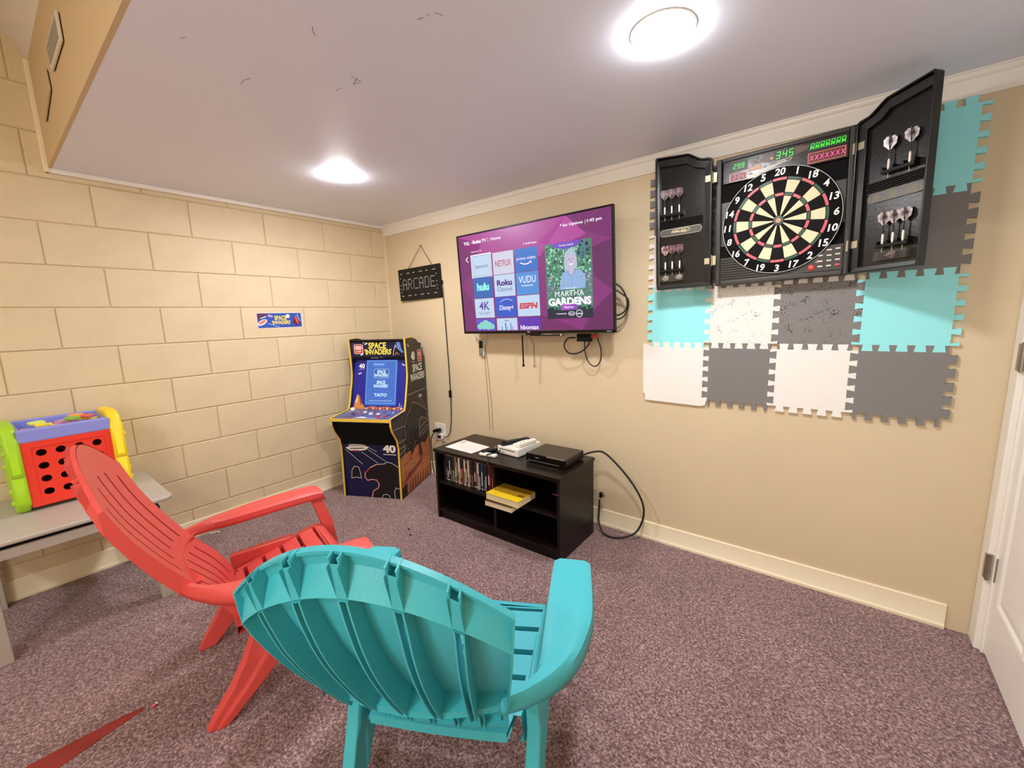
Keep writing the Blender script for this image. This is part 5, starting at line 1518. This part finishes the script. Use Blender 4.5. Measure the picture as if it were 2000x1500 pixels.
lit(lambda g: [seven(g, ch, -0.172 + i * 0.0155, 0.447, 0.0085, 0.016, RD) for i, ch in enumerate('234')])
lit(lambda g: [g.line([(0.101 + i * 0.0162 + a[0], 0.492 + a[1] * 0.022), (0.101 + i * 0.0162 + b[0], 0.492 + b[1] * 0.022)], 0.0018, GR) for i in range(7)
               for a, b in (((0, 0.2), (0.002, 1)), ((0.010, 0.2), (0.012, 1)), ((0.002, 1), (0.012, 1)), ((0.001, .55), (0.011, .55)), ((0, 0.1), (0.008, .5)), ((0.002, .5), (0.011, .1)))])
lit(lambda g: [g.line([(0.101 + i * 0.0162 + a[0], 0.453 + a[1] * 0.017), (0.101 + i * 0.0162 + b[0], 0.453 + b[1] * 0.017)], 0.0021, RD) for i in range(7) for a, b in (((0, 0), (0.011, 1)), ((0.001, 1), (0.010, 0)))])
lit(lambda g: g.ell(-0.030, 0.498, 0.004, 0.004, emis('#ff9a6a', 1.2), 10))
# keypad at lower right
MB().prism([(0.092, 0.022), (0.096, 0.034), (0.165, 0.105), (0.219, 0.112), (0.219, 0.022)], FY - 0.001, FY + 0.007, 'y').build('keypad_plate', mat('keypad_dark', '#2e2a26', 0.4), t)
M_KEY = mat('key_pale', '#d2cdbf', 0.4)
for x, zs in ((0.150, (0.082, 0.060, 0.040)), (0.178, (0.101, 0.080, 0.060, 0.040)), (0.205, (0.103, 0.082, 0.061))):
    for z in zs: MB().box((x - 0.008, FY - 0.004, z - 0.003), (x + 0.008, FY, z + 0.003)).build('key', M_KEY, t, bevel=0.001)
MB().box((0.197, FY - 0.004, 0.037), (0.213, FY, 0.045)).build('key', mat('key_red', '#c9473f', 0.4), t, bevel=0.001)
MB().lathe([(0.012, 0), (0.012, -0.003), (0.009, -0.006), (0, -0.007)], 18, axis='y', c=(0.122, FY, 0.038)).build('start_button', mat('key_red', '#c9473f', 0.4), t, smooth=50)
MB().lathe([(0.006, 0), (0.006, -0.003), (0, -0.004)], 14, axis='y', c=(0.140, FY, 0.059)).build('small_button', mat('key_tan', '#8a6a58', 0.4), t, smooth=50)
# the round board with its numbered ring and segments
BCX, BCZ, BR = 0.003, 0.2435, 0.2135
board = MB().lathe([(BR, FY + 0.012), (BR, FY - 0.004), (BR - 0.004, FY - 0.007), (0, FY - 0.007)], 72, axis='y', c=(BCX, 0, BCZ)).build('dartboard', mat('board_black', '#060606', 0.7, spec=0.2), t, smooth=40)
s = Art(); s.up()
for k in range(72):
    a, b = 2 * PI * k / 72, 2 * PI * (k + 1) / 72
    s.line([((BR - 0.003) * math.cos(a), (BR - 0.003) * math.sin(a)), ((BR - 0.003) * math.cos(b), (BR - 0.003) * math.sin(b))], 0.0018, ink('#d8d6d0'))
NUM = ['20', '1', '18', '4', '13', '6', '10', '15', '2', '17', '3', '19', '7', '16', '8', '11', '14', '9', '12', '5']
for i, nn in enumerate(NUM):
    a = PI / 2 - 2 * PI * i / 20
    s.text(nn, 0.192 * math.cos(a), 0.192 * math.sin(a), None, 0.028, ink('#f0eee8'), 0.025, 0.15)
s.build('number_ring', board, matrix=Matrix.Translation((BCX, FY - 0.007, BCZ)))
B_BK, B_CR, B_RE, B_GR = mat('segment_black', '#070606', 0.7, spec=0.2), mat('segment_cream', '#e6d5ab', 0.5), mat('segment_red', '#cc5c66', 0.45), mat('segment_green', '#16452f', 0.45)
rings = [(0.020, 0.096), (0.097, 0.109), (0.110, 0.157), (0.158, 0.169)]
def seg_mesh(r0, r1, mname, mm):
    k = ('seg', r0, mname)
    if k in _bm: return _bm[k]
    n = 4
    g0 = 0.0011
    vs, fs = [], []
    H_ = PI / 20
    for y, ins in ((0.0, 0.0), (-0.0030, 0.0006)):
        for r in (r0 + ins, r1 - ins):
            da = H_ - (g0 + ins) / r
            for q in range(n + 1):
                a = PI / 2 - da + 2 * da * q / n
                vs.append((r * math.cos(a), y, r * math.sin(a)))
    m_ = n + 1
    for q in range(n): fs.append((2 * m_ + q, 2 * m_ + q + 1, 3 * m_ + q + 1, 3 * m_ + q))
    for q in range(n):
        fs.append((q, q + 1, 2 * m_ + q + 1, 2 * m_ + q)); fs.append((m_ + q, 3 * m_ + q, 3 * m_ + q + 1, m_ + q + 1))
    fs.append((0, 2 * m_, 3 * m_, m_)); fs.append((n, m_ + n, 3 * m_ + n, 2 * m_ + n))
    me = bpy.data.meshes.new('segment')
    me.from_pydata(vs, [], fs)
    bm = bmesh.new(); bm.from_mesh(me); bmesh.ops.recalc_face_normals(bm, faces=bm.faces); bm.to_mesh(me); bm.free()
    me.materials.append(mm)
    _bm[k] = me
    return me
for i in range(20):
    for j, (r0, r1) in enumerate(rings):
        dark = i % 2 == 0
        mm = (B_BK if dark else B_CR) if j in (0, 2) else (B_RE if dark else B_GR)
        o = bpy.data.objects.new('segment', seg_mesh(r0, r1, mm.name, mm))
        COL.objects.link(o)
        o.parent = board
        o.matrix_local = Matrix.Translation((BCX, FY - 0.007, BCZ)) @ Matrix.Rotation(2 * PI * i / 20, 4, 'Y')
MB().lathe([(0.0185, 0), (0.0185, -0.003), (0.0100, -0.0035)], 24, axis='y', c=(BCX, FY - 0.007, BCZ)).build('outer_bull', B_GR, board, smooth=40)
MB().lathe([(0.0098, 0), (0.0095, -0.0042), (0, -0.0045)], 20, axis='y', c=(BCX, FY - 0.007, BCZ)).build('bull', mat('bull_red', '#d88a6a', 0.45), board, smooth=40)

# doors: local x from the hinge outwards, z up, the inside of the door faces -y
def door_frame(hinge, ang, mirror):
    """ang: direction of the door away from the hinge, measured from the outward wall direction"""
    d = Vector((math.cos(ang), math.sin(ang), 0))
    return hinge, d
DOOR_OUT = [(0.0, 0.0), (0.250, 0.0), (0.253, 0.03), (0.256, 0.600), (0.250, 0.607), (0.105, 0.592), (0.090, 0.584), (0.060, 0.564), (0.045, 0.556), (0.012, 0.552), (0.0, 0.545)]
DOOR_IN = [(0.034, 0.022), (0.238, 0.022), (0.240, 0.566), (0.110, 0.553), (0.082, 0.530), (0.034, 0.515)]
def make_door(parent, Mloc, sgn, right):
    """sgn +1: door extends to +x; -1: to -x"""
    X = lambda p: (sgn * p[0], p[1])
    outer = [X(p) for p in DOOR_OUT]
    d = MB().prism(outer, 0.004, 0.010, 'y')
    n = len(DOOR_OUT)
    # rim wall
    ring_in = [(p[0] + (0.007 if p[0] < 0.02 else (-0.007 if p[0] > 0.24 else 0)), p[1] + (0.007 if p[1] < 0.1 else -0.007)) for p in DOOR_OUT]
    vs, fs = [], []
    for y in (0.006, -0.024):
        for p in DOOR_OUT: vs.append((sgn * p[0], y, p[1]))
        for p in ring_in: vs.append((sgn * p[0], y, p[1]))
    for i in range(n):
        j = (i + 1) % n
        fs += [(i, j, 2 * n + j, 2 * n + i), (n + i, 3 * n + i, 3 * n + j, n + j), (2 * n + i, 2 * n + j, 3 * n + j, 3 * n + i)]
    d.add(vs, fs)
    # frame plate round the recessed panel
    k = len(DOOR_IN)
    fr_out = [(0.007, 0.007), (0.246, 0.007), (0.249, 0.595), (0.105, 0.583), (0.062, 0.553), (0.007, 0.54)]
    vs, fs = [], []
    for p in fr_out: vs.append((sgn * p[0], -0.014, p[1]))
    for p in DOOR_IN: vs.append((sgn * p[0], -0.012, p[1]))
    for p in DOOR_IN: vs.append((sgn * p[0], 0.003, p[1]))
    for i in range(k):
        j = (i + 1) % k
        fs += [(i, j, k + j, k + i), (k + i, k + j, 2 * k + j, 2 * k + i)]
    d.add(vs, fs)
    dr = d.build('door', M_DKP, parent, bevel=0.0015, matrix=Mloc)
    MB().prism([X(p) for p in DOOR_IN], 0.0025, 0.0045, 'y').build('inner_panel', mat('door_panel_black', '#141413', 0.24, bump=0.10, bscale=90), dr)
    for q in range(5):
        z = 0.290 + 0.0072 * q
        MB().tube([(sgn * 0.042, -0.001, z), (sgn * 0.238, -0.001, z)], 0.0030, 8).build('ridge', M_DKP, dr, smooth=60)
    pl = rounded(0.045, 0.247, 0.240, 0.282, 0.017)
    MB().prism([X(p) for p in pl], -0.002, 0.003, 'y').build('name_plate', mat('name_plate_grey', '#5d5a54' if not right else '#3a3833', 0.3), dr, bevel=0.001)
    s = Art(); s.up()
    pl2 = rounded(0.047, 0.249, 0.238, 0.280, 0.0155)
    s.line([X(p) for p in pl2], 0.0016, ink('#c9c4b8') if not right else ink('#7a766a'), True)
    if not right:
        s.up()
        c0 = sgn * 0.143
        s.line([(c0 - 0.035, 0.272), (c0, 0.277), (c0 + 0.035, 0.276), (c0 + 0.045, 0.268), (c0 + 0.035, 0.261), (c0 + 0.01, 0.258)], 0.0022, ink('#e0cfa0'))
        s.text('HALEX', c0 - 0.005, 0.2655, 0.070, 0.010, ink('#efe2b8'), 0.03, 0.35)
    else:
        for q in range(3):
            c0 = 0.080 + 0.062 * q
            s.rect(c0 - 0.014, 0.2525, c0 - 0.011, 0.2770, ink('#8a7f5a'))
            for w_ in range(4):
                s.rect(c0 - 0.008, 0.2540 + 0.006 * w_, c0 + 0.006 + 0.003 * ((w_ + q) % 3), 0.2565 + 0.006 * w_, ink('#8a7f5a'))
    s.build('plate_print', dr, matrix=Matrix.Translation((0, -0.0022, 0)))
    for zr in (0.340, 0.085):
        rk = MB()
        x0 = 0.128 if not right else 0.104
        rk.box((sgn * x0, -0.024, zr - 0.004), (sgn * (x0 + 0.108), 0.003, zr + 0.001))
        for q in range(4):
            x = x0 + 0.0345 * q
            rk.box((sgn * x, -0.022, zr), (sgn * (x + 0.005), 0.003, zr + 0.020))
        rk.box((sgn * x0, -0.0245, zr), (sgn * (x0 + 0.108), -0.0215, zr + 0.007))
        rk.build('dart_rack', M_BLACK, dr, bevel=0.0008)
    x0 = 0.124 if not right else 0.098
    tb = MB()
    tb.box((sgn * x0, -0.020, 0.036), (sgn * (x0 + 0.112), 0.003, 0.039)).box((sgn * x0, -0.0205, 0.036), (sgn * (x0 + 0.112), -0.0185, 0.068)).box((sgn * x0, -0.020, 0.036), (sgn * (x0 + 0.003), 0.003, 0.068)).box((sgn * (x0 + 0.109), -0.020, 0.036), (sgn * (x0 + 0.112), 0.003, 0.068))
    tb.build('clear_tray', M_CLEAR, dr)
    for zh in (0.466, 0.110):
        h = MB().box((sgn * 0.006, -0.0155, zh - 0.013), (sgn * 0.030, -0.0135, zh + 0.013)).box((sgn * -0.018, -0.012, zh - 0.020), (sgn * -0.004, -0.010, zh + 0.020))
        h.tube([(sgn * -0.001, -0.016, zh - 0.024), (sgn * -0.001, -0.016, zh + 0.024)], 0.004, 8)
        h.build('hinge', M_BRASS, dr)
    return dr
M_CLEAR = bpy.data.materials.new('clear_plastic')
M_CLEAR.use_nodes = True
_b = M_CLEAR.node_tree.nodes['Principled BSDF']
_b.inputs['Base Color'].default_value = (0.86, 0.84, 0.80, 1)
_b.inputs['Roughness'].default_value = 0.03
_b.inputs['IOR'].default_value = 1.15
_b.inputs['Transmission Weight'].default_value = 0.97
def local_of(world):
    return DCM.inverted() @ world
ZT = Vector((-math.sin(RZ), 0, math.cos(RZ)))
LDW = frame_matrix((2.568, -0.098, 1.394), (math.cos(RZ), 0.028, math.sin(RZ)), ZT) @ Matrix.Diagonal((0.968, 1, 1, 1))
LD = local_of(LDW)
ldoor = make_door(t, LD, -1, False)
ang = math.radians(-39)
RDW = frame_matrix((3.066, -0.094, 1.402), (math.cos(ang) * math.cos(RZ), math.sin(ang), math.sin(RZ) * 0.6), (-math.sin(RZ) * 0.6, 0, 1)) @ Matrix.Diagonal((0.94, 1, 0.985, 1))
RD_ = local_of(RDW)
rdoor = make_door(t, RD_, 1, True)

# darts: barrel, shaft and crossed flights; point down in the racks
def make_dart(label, M, fl_a, fl_b, group):
    d = thing('dart', label, 'dart', matrix=M, group=group)
    MB().lathe([(0.0008, -0.026), (0.0012, 0.0), (0.0034, 0.003), (0.0042, 0.012), (0.0036, 0.014), (0.0042, 0.017), (0.0036, 0.019), (0.0042, 0.022), (0.0036, 0.024), (0.0042, 0.028), (0.0032, 0.036), (0.0022, 0.038)], 12).build('barrel', mat('barrel_white', '#e4dccb', 0.3), d, smooth=40)
    MB().lathe([(0.0022, 0.038), (0.0024, 0.044), (0.0018, 0.05), (0.0020, 0.082), (0.0, 0.083)], 8).build('shaft', M_BLACK, d, smooth=40)
    for k in range(4):
        kite = [(0.0005, 0.066), (0.0185, 0.086), (0.0195, 0.104), (0.012, 0.114), (0.0005, 0.112)]
        f = MB().prism(kite, -0.0004, 0.0004, 'y').build('flight', fl_a if k % 2 else fl_b, d)
        f.matrix_local = Matrix.Rotation(math.radians(22 + 90 * k), 4, 'Z')
    return d
FL_S = mat('flight_silver', '#cfc5c4', 0.25, noise=0.5, nscale=90, hex2='#3a2a2c')
FL_P = mat('flight_rose', '#c9a8a6', 0.25, noise=0.6, nscale=90, hex2='#4a2228')
FL_D = mat('flight_dark', '#3a2226', 0.3, noise=0.5, nscale=90, hex2='#8a6a68')
def in_door(DM_, sgn, x, z, y=-0.012):
    return DM_ @ Matrix.Translation((sgn * x, y, z))
G = 'darts held in the cabinet door racks'
for i, (x, nm) in enumerate(((0.214, 'left'), (0.181, 'middle'), (0.146, 'right'))):
    make_dart('%s one of the three dark darts in the upper rack of the left cabinet door' % nm, in_door(LDW, -1, x, 0.345), FL_D, FL_D, G)
    make_dart('%s one of the three dark darts in the lower rack of the left cabinet door' % nm, in_door(LDW, -1, x - 0.003, 0.091), FL_D, FL_P if i == 0 else FL_D, G)
for x, nm in ((0.121, 'left'), (0.190, 'right')):
    make_dart('%s one of the two silver darts in the upper rack of the right cabinet door' % nm, in_door(RDW, 1, x, 0.346), FL_S, FL_S, G)
for x, nm in ((0.121, 'left'), (0.1555, 'middle'), (0.190, 'right')):
    make_dart('%s one of the three pinkish darts in the lower rack of the right cabinet door' % nm, in_door(RDW, 1, x, 0.091), FL_P, FL_S, G)
def spare(label, M, m):
    o = MB().prism([(-0.018, 0), (-0.006, 0.011), (0.012, 0.012), (0.019, 0.002), (0.012, -0.010), (-0.006, -0.010)], -0.0006, 0.0006, 'y').prism([(-0.018, -0.0006), (0.019, -0.0006), (0.019, 0.0006), (-0.018, 0.0006)], -0.005, 0.005, 'y').build('dart_flight', m)
    o.matrix_world = M
    tag(o, label, 'dart flight', 'spare dart flights in the clear trays')
M_FLW = mat('flight_white', '#d9d2cb', 0.3)
spare('silver spare dart flight at the left of the clear tray on the left door', in_door(LDW, -1, 0.214, 0.052, -0.008), M_FLW)
spare('silver spare dart flight at the right of the clear tray on the left door', in_door(LDW, -1, 0.148, 0.053, -0.008), M_FLW)
spare('pinkish spare dart flight in the clear tray on the right door', in_door(RDW, 1, 0.150, 0.052, -0.008), FL_P)

# ================================================================== SMALL THINGS
# two wall registers on the soffit face
for (xc, zc, w, h, lab, slats) in ((0.772, 2.289, 0.275, 0.094, 'patterned pale metal air register high on the soffit, the right one', True), (0.378, 2.240, 0.265, 0.082, 'plain tan plate with dark edges high on the soffit, the left one', False)):
    t = thing('air_register', lab, 'air register', (xc, YS - 0.001, zc), (0, math.radians(0 if slats else -10), 0))
    m = mat('register_pale', '#d8cdb8', 0.5) if slats else mat('plate_tan', '#c9b38c', 0.5)
    MB().box((-w / 2, -0.010, -h / 2), (w / 2, -0.002, h / 2)).build('face_plate', m, t, bevel=0.003)
    MB().box((-w / 2 + 0.004, -0.003, -h / 2 + 0.004), (w / 2 - 0.004, 0.0, h / 2 - 0.004)).build('backing', M_BLACKMATTE, t)
    if slats:
        for k in range(9):
            x = -w / 2 + 0.03 + k * (w - 0.06) / 8
            MB().box((x - 0.008, -0.0125, -h / 2 + 0.016), (x + 0.008, -0.0098, h / 2 - 0.016)).build('louver', mat('louver_grey', '#9a917f', 0.5), t, bevel=0.001)
# flat strip imitating a wedge of red light on the carpet, then scraps
o = MB().prism([(1.268, -2.044), (1.276, -2.041), (1.283, -2.055), (1.300, -2.15), (1.322, -2.26), (1.345, -2.40), (1.26, -2.43), (1.236, -2.30), (1.246, -2.18), (1.256, -2.09)], 0.0005, 0.003, 'z').build('red_light_strip', mat('red_light_strip', '#93302a', 0.7, noise=0.12, nscale=150))
tag(o, 'flat red strip standing for red light on the carpet at the lower left', 'strip')
t = thing('candy_wrapper', 'tiny red and white scrap on the carpet near the red chair leg', 'wrapper', (1.291, -2.02, 0.001))
MB().add([(-0.008, -0.006, 0), (0.008, -0.005, 0.003), (0.009, 0.006, 0.009), (-0.007, 0.005, 0.006), (0.0, 0.0, 0.011)], [(0, 1, 4), (1, 2, 4), (2, 3, 4), (3, 0, 4), (3, 2, 1, 0)]).build('wrap', mat('scrap_red', '#d8505a', 0.4), t)
MB().add([(-0.006, 0.004, 0.004), (0.004, 0.006, 0.007), (0.006, 0.013, 0.005), (-0.004, 0.012, 0.003), (0, 0.008, 0.012)], [(0, 1, 4), (1, 2, 4), (2, 3, 4), (3, 0, 4), (3, 2, 1, 0)]).build('end', mat('scrap_white', '#eee6e2', 0.5), t)
o = MB().tube([(0.044, -1.492, 0.004), (0.06, -1.47, 0.005), (0.068, -1.455, 0.007), (0.080, -1.452, 0.004)], 0.004, 6).tube([(0.066, -1.46, 0.006), (0.058, -1.446, 0.004)], 0.004, 6).build('paper_scrap', mat('scrap_white', '#eee6e2', 0.5), smooth=60)
tag(o, 'small white twisted scrap on the carpet by the block wall', 'scrap')
for x, y, lab in ((1.10, -0.775, 'dark crumb on the carpet left of the media shelf'), (1.035, -0.735, 'darker small crumb on the carpet nearer the arcade cabinet')):
    o = MB().lathe([(0.0, 0.0), (0.007, 0.001), (0.006, 0.004), (0.0, 0.006)], 7).build('crumb', M_BLACKMATTE)
    o.location = (x, y, 0.0005)
    tag(o, lab, 'crumb')
